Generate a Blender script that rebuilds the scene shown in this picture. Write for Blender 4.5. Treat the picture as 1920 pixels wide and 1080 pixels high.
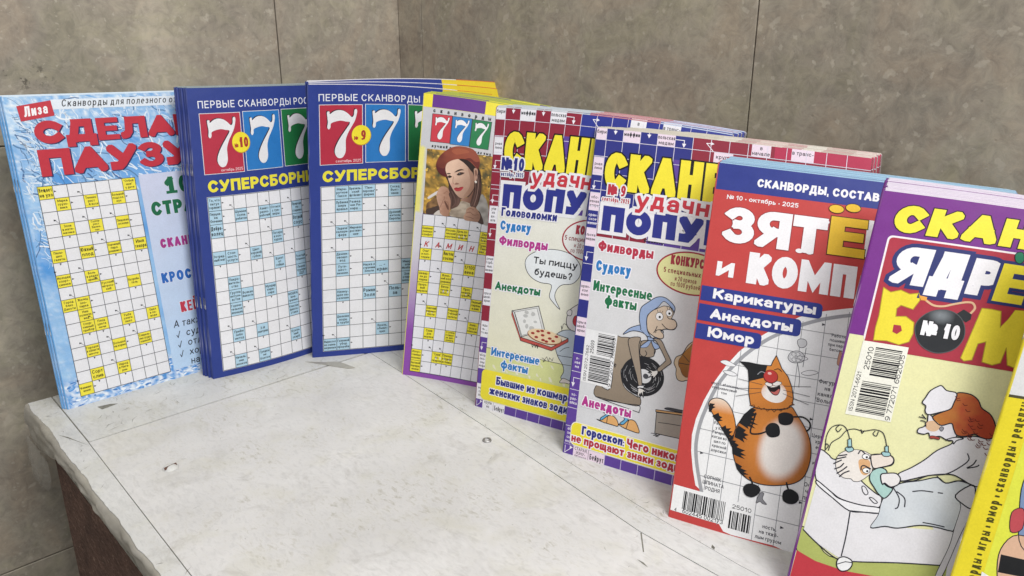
import bpy, math, random
from mathutils import Vector, Matrix, noise
from mathutils.geometry import tessellate_polygon

SC = bpy.context.scene
COL = SC.collection
for _o in list(bpy.data.objects):
    bpy.data.objects.remove(_o)
RND = random.Random(11)
R = math.radians

# ------------------------------------------------------------------ camera
cam_d = bpy.data.cameras.new('camera')
cam_d.sensor_width = 36.0
cam_d.lens = 1370 / 1920 * 36
cam_d.clip_start = 0.01
cam_d.clip_end = 100
cam = bpy.data.objects.new('camera', cam_d)
COL.objects.link(cam)
cam.location = (0, 0, 0.33)
cam.rotation_euler = (R(90 - 17.4), 0, R(45.47 - 90))
SC.camera = cam

# ------------------------------------------------------------------ light (indoor, broad soft ceiling light)
world = bpy.data.worlds.new('World')
SC.world = world
world.use_nodes = True
_bg = world.node_tree.nodes['Background']
_bg.inputs[0].default_value = (0.93, 0.97, 1.0, 1)
_bg.inputs[1].default_value = 0.42


def area(name, loc, target, sx, sy, power, colr):
    d = bpy.data.lights.new(name, 'AREA')
    d.shape = 'RECTANGLE'
    d.size, d.size_y = sx, sy
    d.energy = power
    d.color = colr
    o = bpy.data.objects.new(name, d)
    COL.objects.link(o)
    o.location = loc
    o.rotation_euler = (Vector(target) - Vector(loc)).to_track_quat('-Z', 'Y').to_euler()
    return o


area('ceiling_lamp', (0.42, -0.75, 1.55), (0.3, 0.6, 0.05), 1.3, 0.9, 44, (1.0, 0.99, 0.98))
area('far_ceiling_lamp', (-0.7, 0.1, 1.9), (0.4, 0.4, 0.1), 0.9, 0.6, 9, (1.0, 0.98, 0.95))
SC.view_settings.view_transform = 'Standard'
SC.view_settings.look = 'None'
SC.view_settings.exposure = 0
SC.view_settings.gamma = 1
SC.view_settings.use_curve_mapping = False


# ------------------------------------------------------------------ helpers
def lin(c):
    if isinstance(c, str):
        c = tuple(int(c[i:i + 2], 16) for i in (0, 2, 4))
    return tuple((x / 255 / 12.92) if x / 255 <= 0.04045 else ((x / 255 + 0.055) / 1.055) ** 2.4 for x in c)


def mixc(a, b, t):
    return tuple(p + (q - p) * t for p, q in zip(a, b))


def tag(o, label=None, cat=None, group=None, kind=None):
    if label: o['label'] = label
    if cat: o['category'] = cat
    if group: o['group'] = group
    if kind: o['kind'] = kind
    return o


def link_mesh(name, verts, faces, mats, parent=None, midx=None, smooth=False):
    me = bpy.data.meshes.new(name)
    me.from_pydata([tuple(v) for v in verts], [], faces)
    for m in (mats if isinstance(mats, (list, tuple)) else [mats]):
        me.materials.append(m)
    if midx:
        for p, i in zip(me.polygons, midx): p.material_index = i
    if smooth:
        for p in me.polygons: p.use_smooth = True
    me.update()
    o = bpy.data.objects.new(name, me)
    COL.objects.link(o)
    if parent: o.parent = parent
    return o


def empty(name, loc):
    o = bpy.data.objects.new(name, None)
    o.empty_display_size = 0.02
    COL.objects.link(o)
    o.location = loc
    return o


def nodes_of(name):
    m = bpy.data.materials.new(name)
    m.use_nodes = True
    nt = m.node_tree
    b = nt.nodes['Principled BSDF']
    return m, nt, b


def N(nt, t, **kw):
    n = nt.nodes.new(t)
    for k, v in kw.items():
        if k.startswith('i_'):
            n.inputs[k[2:].replace('_', ' ')].default_value = v
        else:
            setattr(n, k, v)
    return n


def L(nt, a, b):
    nt.links.new(a, b)


def ramp(nt, fac, stops):
    r = nt.nodes.new('ShaderNodeValToRGB')
    e = r.color_ramp.elements
    while len(e) < len(stops): e.new(0.5)
    for el, (p, c) in zip(e, stops):
        el.position = p
        el.color = (c[0], c[1], c[2], 1)
    L(nt, fac, r.inputs[0])
    return r.outputs[0]


def mix(nt, fac, a, b, mode='MIX'):
    n = nt.nodes.new('ShaderNodeMix')
    n.data_type = 'RGBA'
    n.blend_type = mode
    for sock, v in ((n.inputs[0], fac), (n.inputs[6], a), (n.inputs[7], b)):
        if isinstance(v, (int, float)): sock.default_value = v
        elif isinstance(v, tuple): sock.default_value = (v[0], v[1], v[2], 1)
        else: L(nt, v, sock)
    return n.outputs[2]


def math_n(nt, op, a, b=0.0, c=None):
    n = nt.nodes.new('ShaderNodeMath')
    n.operation = op
    for s, v in zip(n.inputs, (a, b, c)):
        if v is None: continue
        if isinstance(v, (int, float)): s.default_value = v
        else: L(nt, v, s)
    return n.outputs[0]


def noise_n(nt, vec, scale, detail=4, rough=0.55, dist=0.0):
    n = N(nt, 'ShaderNodeTexNoise')
    n.inputs['Scale'].default_value = scale
    n.inputs['Detail'].default_value = detail
    n.inputs['Roughness'].default_value = rough
    n.inputs['Distortion'].default_value = dist
    L(nt, vec, n.inputs['Vector'])
    return n.outputs[0]


def bump(nt, b, height, strength, dist):
    n = N(nt, 'ShaderNodeBump')
    n.inputs['Strength'].default_value = strength
    n.inputs['Distance'].default_value = dist
    L(nt, height, n.inputs['Height'])
    L(nt, n.outputs[0], b.inputs['Normal'])


# ------------------------------------------------------------------ materials
def make_print(name, rough, wave):
    m, nt, b = nodes_of(name)
    at = N(nt, 'ShaderNodeAttribute', attribute_name='ink')
    pos = N(nt, 'ShaderNodeNewGeometry').outputs['Position']
    nz = noise_n(nt, pos, 90, 5, 0.6)
    f = ramp(nt, nz, [(0.3, (0.96, 0.96, 0.955)), (0.7, (1.02, 1.02, 1.02))])
    c = mix(nt, 1.0, at.outputs['Color'], f, 'MULTIPLY')
    fine = noise_n(nt, pos, 900, 2, 0.5)
    f2 = ramp(nt, fine, [(0.3, (0.95, 0.95, 0.95)), (0.7, (1.03, 1.03, 1.03))])
    c = mix(nt, 1.0, c, f2, 'MULTIPLY')
    hs = N(nt, 'ShaderNodeHueSaturation'); hs.inputs['Saturation'].default_value = .97
    L(nt, c, hs.inputs['Color'])
    L(nt, hs.outputs[0], b.inputs['Base Color'])
    rr = math_n(nt, 'MULTIPLY_ADD', nz, 0.25, rough - 0.12)
    L(nt, rr, b.inputs['Roughness'])
    b.inputs['Specular IOR Level'].default_value = 0.22
    wv = noise_n(nt, pos, 22, 3, 0.5)
    bump(nt, b, wv, wave, 0.004)
    return m


M_PRINT = make_print('printed_cover_paper', 0.44, 0.3)
M_EDGE = make_print('page_edge_paper', 0.8, 0.1)

m, nt, b = nodes_of('staple_steel')
b.inputs['Metallic'].default_value = 1
b.inputs['Base Color'].default_value = (0.42, 0.41, 0.4, 1)
pos = N(nt, 'ShaderNodeNewGeometry').outputs['Position']
L(nt, math_n(nt, 'MULTIPLY_ADD', noise_n(nt, pos, 400), 0.3, 0.38), b.inputs['Roughness'])
M_STEEL = m
# ------------------------------------------------------------------ stroke lettering (letters drawn as pen strokes)
def arc(cx, cy, rx, ry, a0, a1, n=None):
    n = n or max(4, int(abs(a1 - a0) / 18))
    return [(cx + rx * math.cos(R(a0 + (a1 - a0) * i / n)), cy + ry * math.sin(R(a0 + (a1 - a0) * i / n))) for i in range(n + 1)]


G = {}


def gl(chs, w, *st):
    for ch in chs: G[ch] = (w, [list(s) for s in st])


_O = arc(.5, .5, .5, .5, 90, 450)
gl('АA', .72, [(0, 0), (.5, 1), (1, 0)], [(.2, .28), (.8, .28)])
gl('Б', .6, [(.92, 1), (0, 1)], [(0, 1), (0, 0)], [(0, .57), (.5, .57)] + arc(.5, .285, .5, .285, 90, -90) + [(0, 0)])
gl('В', .62, [(0, 0), (0, 1)], [(0, 1), (.55, 1)] + arc(.55, .765, .38, .235, 90, -90) + [(0, .53)], [(0, .53), (.58, .53)] + arc(.58, .265, .42, .265, 90, -90) + [(0, 0)])
gl('Г', .52, [(0, 0), (0, 1), (1, 1)])
gl('Д', .74, [(.12, 0), (.3, 1)], [(.3, 1), (.86, 1)], [(.86, 1), (.86, 0)], [(0, 0), (1, 0)], [(0, 0), (0, -.2)], [(1, 0), (1, -.2)])
gl('Е', .55, [(0, 0), (0, 1)], [(0, 1), (1, 1)], [(0, .52), (.88, .52)], [(0, 0), (1, 0)])
gl('Ё', .55, [(0, 0), (0, 1)], [(0, 1), (1, 1)], [(0, .52), (.88, .52)], [(0, 0), (1, 0)], [(.2, 1.3), (.3, 1.3)], [(.7, 1.3), (.8, 1.3)])
gl('Ж', .95, [(.5, 0), (.5, 1)], [(0, 1), (.45, .5)], [(0, 0), (.45, .5)], [(1, 1), (.55, .5)], [(1, 0), (.55, .5)])
gl('З', .58, arc(.48, .765, .46, .235, 150, -90), arc(.48, .265, .52, .265, 90, -150))
gl('И', .68, [(0, 1), (0, 0), (1, 1), (1, 0)])
gl('Й', .68, [(0, 1), (0, 0), (1, 1), (1, 0)], arc(.5, 1.38, .25, .16, 200, 340))
gl('К', .66, [(0, 0), (0, 1)], [(.12, .45), (.98, 1)], [(.36, .6), (1, 0)])
gl('Л', .7, [(0, 0), (.12, .05), (.24, .25), (.3, 1)], [(.3, 1), (1, 1)], [(1, 1), (1, 0)])
gl('М', .85, [(0, 0), (0, 1), (.5, .2), (1, 1), (1, 0)])
gl('Н', .66, [(0, 0), (0, 1)], [(1, 0), (1, 1)], [(0, .52), (1, .52)])
gl('О0', .74, _O)
G['0'] = (.56, [_O])
gl('П', .66, [(0, 0), (0, 1), (1, 1), (1, 0)])
gl('Р', .6, [(0, 0), (0, 1)], [(0, 1), (.5, 1)] + arc(.5, .71, .5, .29, 90, -90) + [(0, .42)])
gl('С', .68, arc(.52, .5, .52, .5, 42, 318))
gl('Т', .6, [(0, 1), (1, 1)], [(.5, 1), (.5, 0)])
gl('У', .68, [(0, 1), (.52, .36)], [(1, 1), (.44, .14), (.3, 0), (.08, 0)])
gl('Ф', .85, arc(.5, .52, .5, .34, 90, 450), [(.5, 0), (.5, 1)])
gl('Х', .68, [(0, 0), (1, 1)], [(0, 1), (1, 0)])
gl('Ц', .72, [(0, 1), (0, 0)], [(0, 0), (1, 0)], [(.84, 0), (.84, 1)], [(1, 0), (1, -.22)])
gl('Ч', .62, [(0, 1), (0, .66)] + arc(.3, .66, .3, .22, 180, 270) + [(1, .44)], [(1, 1), (1, 0)])
gl('Ш', .9, [(0, 1), (0, 0)], [(.5, 1), (.5, 0)], [(1, 1), (1, 0)], [(0, 0), (1, 0)])
gl('Щ', .95, [(0, 1), (0, 0)], [(.45, 1), (.45, 0)], [(.9, 1), (.9, 0)], [(0, 0), (1, 0)], [(1, 0), (1, -.22)])
gl('Ъ', .72, [(0, 1), (.25, 1)], [(.25, 1), (.25, 0)], [(.25, .57), (.65, .57)] + arc(.65, .285, .35, .285, 90, -90) + [(.25, 0)])
gl('Ы', .84, [(0, 1), (0, 0)], [(0, .57), (.36, .57)] + arc(.36, .285, .3, .285, 90, -90) + [(0, 0)], [(1, 1), (1, 0)])
gl('Ь', .58, [(0, 1), (0, 0)], [(0, .57), (.5, .57)] + arc(.5, .285, .5, .285, 90, -90) + [(0, 0)])
gl('Э', .66, arc(.48, .5, .52, .5, 140, -140), [(.35, .5), (1, .5)])
gl('Ю', .95, [(0, 0), (0, 1)], [(0, .5), (.3, .5)], arc(.66, .5, .34, .5, 90, 450))
gl('Я', .62, [(1, 0), (1, 1)], [(1, 1), (.48, 1)] + arc(.48, .71, .45, .29, 90, 270) + [(1, .42)], [(.55, .42), (0, 0)])
XH = .72
for _c in 'вгджзийклмнопстхцчшщъыьэюя':
    _w, _s = G[_c.upper()]
    G[_c] = (_w * .82, [[(x, y * XH) for x, y in s] for s in _s])
gl('а', .54, arc(.5, .5, .46, .22, 160, 0) + [(.96, .3), (.96, 0)], [(.96, .4), (.45, .4)] + arc(.45, .2, .45, .2, 90, 270) + [(.75, .02), (.96, .14)])
gl('б', .56, arc(.5, .33, .5, .33, 90, 450), [(0, .33), (.06, .7), (.3, .9), (.9, 1)])
gl('е', .58, [(0, .38), (1, .38)], [(1, .38)] + arc(.5, .36, .5, .36, 5, 292))
gl('ё', .56, [(0, .36), (1, .36)], [(1, .36)] + arc(.5, .36, .5, .36, 0, 315), [(.2, .96), (.3, .96)], [(.7, .96), (.8, .96)])
gl('р', .56, [(0, -.3), (0, .72)], arc(.5, .36, .5, .36, 90, 450))
gl('у', .54, [(0, .72), (.5, 0)], [(1, .72), (.42, -.2), (.25, -.3), (0, -.3)])
gl('ф', .8, arc(.5, .36, .5, .36, 90, 450), [(.5, -.3), (.5, 1)])
gl('й', .56, *[[(x, y * XH) for x, y in s] for s in G['И'][1]], arc(.5, 1.0, .25, .14, 200, 340))
gl('1', .4, [(0, .7), (.72, 1)], [(.78, 1), (.78, 0)])
gl('2', .56, arc(.5, .7, .48, .3, 160, -20) + [(0, 0)], [(0, 0), (1, 0)])
gl('3', .56, arc(.48, .765, .46, .235, 150, -90), arc(.48, .265, .52, .265, 90, -150))
gl('4', .6, [(.75, 0), (.75, 1)], [(.75, 1), (0, .28)], [(0, .28), (1, .28)])
gl('5', .56, [(.9, 1), (.12, 1)], [(.12, 1), (.05, .55)], [(.05, .55), (.3, .62)] + arc(.5, .31, .5, .31, 90, -140))
gl('6', .56, arc(.5, .31, .5, .31, 90, 450), [(0, .31), (.08, .7), (.35, .95), (.85, 1)])
gl('7', .54, [(0, 1), (1, 1)], [(1, 1), (.3, 0)])
gl('8', .56, arc(.5, .77, .43, .23, 90, 450), arc(.5, .27, .5, .27, 90, 450))
gl('9', .56, arc(.5, .69, .5, .31, 90, 450), [(1, .69), (.92, .3), (.65, .05), (.15, 0)])
gl('№', 1.15, [(0, 0), (0, 1)], [(.52, 0), (.52, 1)], [(0, 1), (.52, 0)], arc(.83, .58, .17, .24, 90, 450), [(.66, .16), (1, .16)])
gl('.', .14, [(.3, 0), (.7, 0)])
gl('…', .6, [(.0, 0), (.12, 0)], [(.44, 0), (.56, 0)], [(.88, 0), (1, 0)])
gl(',', .14, [(.7, .05), (.3, -.16)])
gl('!', .16, [(.5, 1), (.5, .3)], [(.5, .06), (.5, 0)])
gl('?', .5, arc(.5, .74, .46, .26, 170, -60) + [(.5, .3)], [(.5, .06), (.5, 0)])
gl(':', .14, [(.3, 0), (.7, 0)], [(.3, .5), (.7, .5)])
gl('-', .34, [(0, .38), (1, .38)])
gl('"', .26, [(.1, 1), (.1, .75)], [(.9, 1), (.9, .75)])
gl('/', .4, [(0, 0), (1, 1)])
gl('•', .26, arc(.5, .4, .3, .1, 0, 360))
gl('*', .3, [(.5, .2), (.5, .6)], [(0, .3), (1, .5)], [(0, .5), (1, .3)])
gl('✓', .6, [(0, .4), (.3, 0)], [(.3, 0), (1, 1.0)])
G['I'] = (.14, [[(.5, 0), (.5, 1)]])
gl('S', .58, arc(.52, .75, .46, .25, 30, 270) + arc(.48, .25, .5, .25, 90, -150))
gl('B', .62, *G['В'][1])
gl('N', .66, [(0, 0), (0, 1)], [(1, 0), (1, 1)], [(0, 1), (1, 0)])


def clip_half(poly, ax, lim, keep_less):
    out = []
    n = len(poly)
    for i in range(n):
        p, q = poly[i], poly[(i + 1) % n]
        dp = (lim - p[ax]) if keep_less else (p[ax] - lim)
        dq = (lim - q[ax]) if keep_less else (q[ax] - lim)
        if dp >= 0: out.append(p)
        if (dp > 0 and dq < 0) or (dp < 0 and dq > 0):
            t = dp / (dp - dq)
            out.append((p[0] + (q[0] - p[0]) * t, p[1] + (q[1] - p[1]) * t))
    return out


def stroke_polys(pts, hw, ext=None, closed=False, split=-.93):
    """thick line as convex quads; returns a list of runs, each a list of quads that do not overlap"""
    ext = hw if ext is None else ext
    P = [pts[0]]
    for p in pts[1:]:
        if math.hypot(p[0] - P[-1][0], p[1] - P[-1][1]) > 1e-6: P.append(p)
    if len(P) < 2: return []
    closed = closed or (len(P) > 3 and math.hypot(P[0][0] - P[-1][0], P[0][1] - P[-1][1]) < 1e-6)
    segs = []
    cur = [P[0]]
    for i in range(1, len(P)):
        cur.append(P[i])
        if i < len(P) - 1:
            a = (P[i][0] - P[i - 1][0], P[i][1] - P[i - 1][1])
            c = (P[i + 1][0] - P[i][0], P[i + 1][1] - P[i][1])
            cs = (a[0] * c[0] + a[1] * c[1]) / (math.hypot(*a) * math.hypot(*c))
            if cs < split:
                segs.append(cur)
                cur = [P[i]]
    segs.append(cur)
    whole = closed and len(segs) == 1
    runs = []
    for s in segs:
        n = len(s)
        lt, rt = [], []
        for i in range(n):
            if whole and i in (0, n - 1):
                a = (s[n - 1][0] - s[n - 2][0], s[n - 1][1] - s[n - 2][1]); c = (s[1][0] - s[0][0], s[1][1] - s[0][1])
            else:
                a = (s[i][0] - s[i - 1][0], s[i][1] - s[i - 1][1]) if i else None
                c = (s[i + 1][0] - s[i][0], s[i + 1][1] - s[i][1]) if i < n - 1 else None
                a = a or c
                c = c or a
            la, lc = math.hypot(*a), math.hypot(*c)
            a = (a[0] / la, a[1] / la); c = (c[0] / lc, c[1] / lc)
            t = (a[0] + c[0], a[1] + c[1])
            lt_ = math.hypot(*t) or 1
            t = (t[0] / lt_, t[1] / lt_)
            k = hw / max(.22 if split < -.5 else .6, t[0] * a[0] + t[1] * a[1])
            x, y = s[i]
            if not whole:
                if i == 0: x -= c[0] * ext; y -= c[1] * ext
                if i == n - 1: x += a[0] * ext; y += a[1] * ext
            lt.append((x - t[1] * k, y + t[0] * k))
            rt.append((x + t[1] * k, y - t[0] * k))
        runs.append([[lt[i], rt[i], rt[i + 1], lt[i + 1]] for i in range(n - 1)])
    return runs


def smooth_pts(p, closed, n=4):
    m_ = len(p)
    out = []
    rng = range(m_) if closed else range(m_ - 1)
    for i in rng:
        if closed:
            a, b_, c, d = p[(i - 1) % m_], p[i], p[(i + 1) % m_], p[(i + 2) % m_]
        else:
            a, b_, c, d = p[max(i - 1, 0)], p[i], p[i + 1], p[min(i + 2, m_ - 1)]
        for k in range(n):
            t = k / n
            out.append(tuple(.5 * (2 * b_[j] + (c[j] - a[j]) * t + (2 * a[j] - 5 * b_[j] + 4 * c[j] - d[j]) * t * t + (3 * b_[j] - a[j] - 3 * c[j] + d[j]) * t ** 3) for j in (0, 1)))
    if not closed: out.append(tuple(p[-1]))
    return out
# ------------------------------------------------------------------ magazines: a leaning, slightly bent sheet in millimetres (u right, d down)
class Sheet:
    def __init__(s, A, p):
        s.A = Vector((A[0], A[1], 0))
        s.th0, s.k, s.l0, s.l1, s.sk, s.W, s.H = p
        s.thn = s.th0 + s.k * s.W / 2
        s.nb = Vector((-math.sin(s.thn), math.cos(s.thn), 0))
        s.tg = Vector((math.cos(s.thn), math.sin(s.thn), 0))

    def raw(s, u, v):
        if abs(s.k) < 1e-6:
            x, y = u * math.cos(s.th0), u * math.sin(s.th0)
        else:
            x = (math.sin(s.th0 + s.k * u) - math.sin(s.th0)) / s.k
            y = -(math.cos(s.th0 + s.k * u) - math.cos(s.th0)) / s.k
        l = s.l0 + s.l1 * u / s.W
        ck = math.cos(s.sk)
        return Vector((x, y, 0)) + (s.nb * (math.sin(l) * ck) + Vector((0, 0, math.cos(l) * ck)) + s.tg * math.sin(s.sk)) * v

    def nrm(s, u, v):
        e = 1e-4
        return (s.raw(u + e, v) - s.raw(u - e, v)).cross(s.raw(u, v + e) - s.raw(u, v - e)).normalized()

    def at(s, um, dm, zm):
        u, v = um / 1000, s.H - dm / 1000
        th = s.th0 + s.k * u
        hb = Vector((-math.sin(th), math.cos(th), 0))              # copies rest on the counter, so thickness runs level
        return s.raw(u, v) - hb * (zm / 1000 / math.cos(s.l0 + s.l1 * u / s.W)), s.nrm(u, v)


GU, GV = 5.0, 12.0


class Art:
    """collects flat printed shapes, then lays them on the sheet as one mesh per named part"""
    def __init__(s, sheet):
        s.sh = sheet
        s.W, s.H = sheet.W * 1000, sheet.H * 1000
        s.parts = {}
        s.cur = None
        s.sx = 1.0
        s.k = 0

    def part(s, name):
        s.cur = s.parts.setdefault(name, [])
        return s

    def poly(s, pts, col, z, fn=None, raw=False, grid=None):
        pts = [(p[0] * s.sx, p[1]) for p in pts]
        s.k = (s.k + 1) % 9
        zz = z * 0.055 + s.k * 0.0035
        s.cur.append((pts, col if fn else lin(col), zz, fn, grid))

    def shape(s, pts, col, z, fn=None, smooth=False, grid=None):
        if smooth: pts = smooth_pts(pts, True)
        v = [Vector((p[0], p[1], 0)) for p in pts]
        k0 = s.k
        for t in tessellate_polygon([v]):
            s.k = k0
            s.poly([pts[i] for i in t], col, z, fn, grid=grid)

    def rect(s, u0, d0, u1, d1, col, z, fn=None, grid=None):
        s.poly([(u0, d0), (u1, d0), (u1, d1), (u0, d1)], col, z, fn, grid=grid)

    def rrect(s, u0, d0, u1, d1, r, col, z):
        p = []
        for cx, cy, a in ((u1 - r, d0 + r, -90), (u1 - r, d1 - r, 0), (u0 + r, d1 - r, 90), (u0 + r, d0 + r, 180)):
            p += arc(cx, cy, r, r, a, a + 90, 5)
        s.poly(p, col, z)

    def ell(s, cu, cd, ru, rd, col, z, fn=None, n=28, rot=0, grid=None):
        c_, s_ = math.cos(R(rot)), math.sin(R(rot))
        p = []
        for i in range(n):
            a = 2 * math.pi * i / n
            x, y = ru * math.cos(a), rd * math.sin(a)
            p.append((cu + x * c_ - y * s_, cd + x * s_ + y * c_))
        s.poly(p, col, z, fn, grid=grid)

    def line(s, pts, w, col, z, smooth=False, closed=False):
        if smooth: pts = smooth_pts(pts, closed)
        if closed: pts = list(pts) + [pts[0]]
        for run in stroke_polys(pts, w / 2, ext=w * .35, closed=closed, split=.2):
            k0 = s.k
            for q in run:
                s.k = k0
                s.poly(q, col, z)
            s.k = (k0 + 1) % 9

    def fig(s, pts, fill, z, w=.8, ink='23232b', smooth=True, fn=None, grid=None):
        q = smooth_pts(pts, True) if smooth else pts
        if fill or fn: s.shape(q, fill, z, fn, grid=grid)
        if w: s.line(q, w, ink, z + .4, closed=True)

    def width(s, txt, h, track=.13, wx=1.0):
        w = 0
        for ch in txt:
            w += (.3 * wx if ch == ' ' else G[ch][0] * wx + track) * h
        return w - track * h

    def text(s, txt, u, d, h, col, z, wt=.16, fit=None, it=0.0, rot=0.0, track=.13, an='l', wx=1.0, borders=(), grow=0.0, round_=False):
        """u,d = start of the baseline; h = cap height; borders = [(mm, colour), ...] outermost first"""
        if fit:
            nat_w = sum((.3 if c == ' ' else G[c][0]) for c in txt) * h
            tr = track * h * (sum(1 for c in txt if c != ' ') - 1)
            wx = max(.15, (fit - tr) / nat_w)
        tot = s.width(txt, h, track, wx)
        x = -tot / 2 if an == 'c' else (-tot if an == 'r' else 0)
        cr, sr = math.cos(R(rot)), math.sin(R(rot))
        nb = len(borders)
        for ch in txt:
            if ch == ' ':
                x += .3 * wx * h
                continue
            w, strokes = G[ch]
            W = w * wx * h
            lim = .145 if ch in 'ЖМШЩЮжмшщюЫы№' else (.24 if ch in 'ТтГгФфУуХхКкАAЛл' else (.5 if ch in "1I.,!:-'*/" else (.19 if ch in 'еаёэяв' else .215)))
            hw = min(wt * h / 2, max(W * lim, wt * h * .2))
            gh = h * (.72 if ch in 'авгджзийклмнопрстухцчшщъыьэюяе' else 1)
            hwy = min(hw, gh * (.115 if ch in 'ЕЁЗВБЯЭеёавязэбS3568' else .165))
            ky = hw / hwy
            ylo = min(min(y for _, y in st) for st in strokes)
            yhi = max(max(y for _, y in st) for st in strokes)
            YH = h * (yhi if yhi < .99 else 1.0)

            def mp(px, py):
                if py > 1.0: yy = h - hwy + (py - 1) * h
                elif py < 0 or yhi < .2: yy = hwy + py * h
                else: yy = hwy + py / (yhi if yhi < .99 else 1.0) * (YH - 2 * hwy)
                return (hw + px * max(W - 2 * hw, .001), yy * ky)

            def emit(quads_runs, colr, zz, box):
                for run in quads_runs:
                    k0 = s.k
                    for q in run:
                        q = [(p_[0], p_[1] / ky) for p_ in q]
                        if box:
                            for ax, lim, kl in ((0, box[0], False), (0, box[1], True), (1, box[2], False), (1, box[3], True)):
                                q = clip_half(q, ax, lim, kl)
                                if len(q) < 3: break
                            if len(q) < 3: continue
                        o = []
                        for px, py in q:
                            X = x + px + it * py
                            o.append((u + X * cr - py * sr, d - py * cr - X * sr))
                        s.k = k0
                        s.poly(o, colr, zz)
                    s.k = (k0 + 1) % 9
            y0 = hwy * 0 if ylo >= 0 else ylo * h
            y1 = mp(0, yhi)[1] / ky + hwy

            def border_polys(st, g_):
                # same grow on both axes: work in plain space with a mean pen, then fatten
                k_ = (hw + g_) / (hwy + g_)
                Q = [(p_[0], p_[1] / ky * k_) for p_ in (mp(*p) for p in st)]
                return [[[(c_[0], c_[1] / k_ * ky) for c_ in q] for q in run] for run in stroke_polys(Q, hw + g_)]
            for st in strokes:
                P = [mp(*p) for p in st]
                for bi, (g_, bc) in enumerate(borders):
                    emit(border_polys(st, g_), bc, z - (nb - bi) * 1.0, (-g_, W + g_, y0 - g_, y1 + g_))
                emit(stroke_polys(P, hw + grow), col, z, (-grow, max(W, 2 * hw) + grow, y0 - grow, y1 + grow))
            x += W + track * h

    def lines(s, rows, cu, cd, h, col, z, lead=1.35, wt=.13, maxw=None, an='c', it=0):
        d = cd - (len(rows) - 1) * h * lead / 2 + h * .4
        for r_ in rows:
            w = s.width(r_, h)
            s.text(r_, cu, d, h, col, z, wt=wt, an=an, fit=(maxw if maxw and w > maxw else None), it=it)
            d += h * lead

    def build(s, name, parent, mat=M_PRINT, extra=None):
        """extra = list of (verts with normals, colour) faces already in space"""
        verts, norms, cols, faces = [], [], [], []
        W, H = s.W, s.H
        for pts, colr, z, fn, grid in s.parts[name]:
            ar = sum(pts[i][0] * pts[(i + 1) % len(pts)][1] - pts[(i + 1) % len(pts)][0] * pts[i][1] for i in range(len(pts)))
            if abs(ar) < 1e-7: continue
            if ar > 0: pts = pts[::-1]
            us = [p[0] for p in pts]; ds = [p[1] for p in pts]
            if min(us) < 0 or max(us) > W or min(ds) < 0 or max(ds) > H:
                for ax, lim, kl in ((0, 0, False), (0, W, True), (1, 0, False), (1, H, True)):
                    pts = clip_half(pts, ax, lim, kl)
                    if len(pts) < 3: break
                if len(pts) < 3: continue
            gu, gv = (grid, grid) if grid else (GU, GV)
            strips = [pts]
            for ax, g_ in ((0, gu), (1, gv)):
                nxt = []
                for q in strips:
                    lo = min(p[ax] for p in q); hi = max(p[ax] for p in q)
                    a, b_ = math.floor(lo / g_ + 1e-6), math.ceil(hi / g_ - 1e-6)
                    if b_ - a <= 1:
                        nxt.append(q)
                        continue
                    rest = q
                    for i in range(a + 1, b_):
                        f = clip_half(rest, ax, i * g_, True)
                        rest = clip_half(rest, ax, i * g_, False)
                        if len(f) >= 3: nxt.append(f)
                        if len(rest) < 3: break
                    if len(rest) >= 3: nxt.append(rest)
                strips = nxt
            for q in strips:
                i0 = len(verts)
                for p in q:
                    a, n_ = s.sh.at(p[0], p[1], z)
                    verts.append(a); norms.append(n_)
                    cols.append(fn(p[0] / s.sx, p[1]) if fn else colr)
                faces.append(list(range(i0, i0 + len(q))))
        for vs, ns, cs in (extra or []):
            i0 = len(verts)
            verts += vs; norms += ns; cols += cs
            faces.append(list(range(i0, i0 + len(vs))))
        o = link_mesh(name, verts, faces, mat, parent, smooth=True)
        me = o.data
        at = me.color_attributes.new('ink', 'FLOAT_COLOR', 'POINT')
        buf = []
        for c in cols: buf += [c[0], c[1], c[2], 1.0]
        at.data.foreach_set('color', buf)
        me.normals_split_custom_set_from_vertices([tuple(n_) for n_ in norms])
        return o


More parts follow.
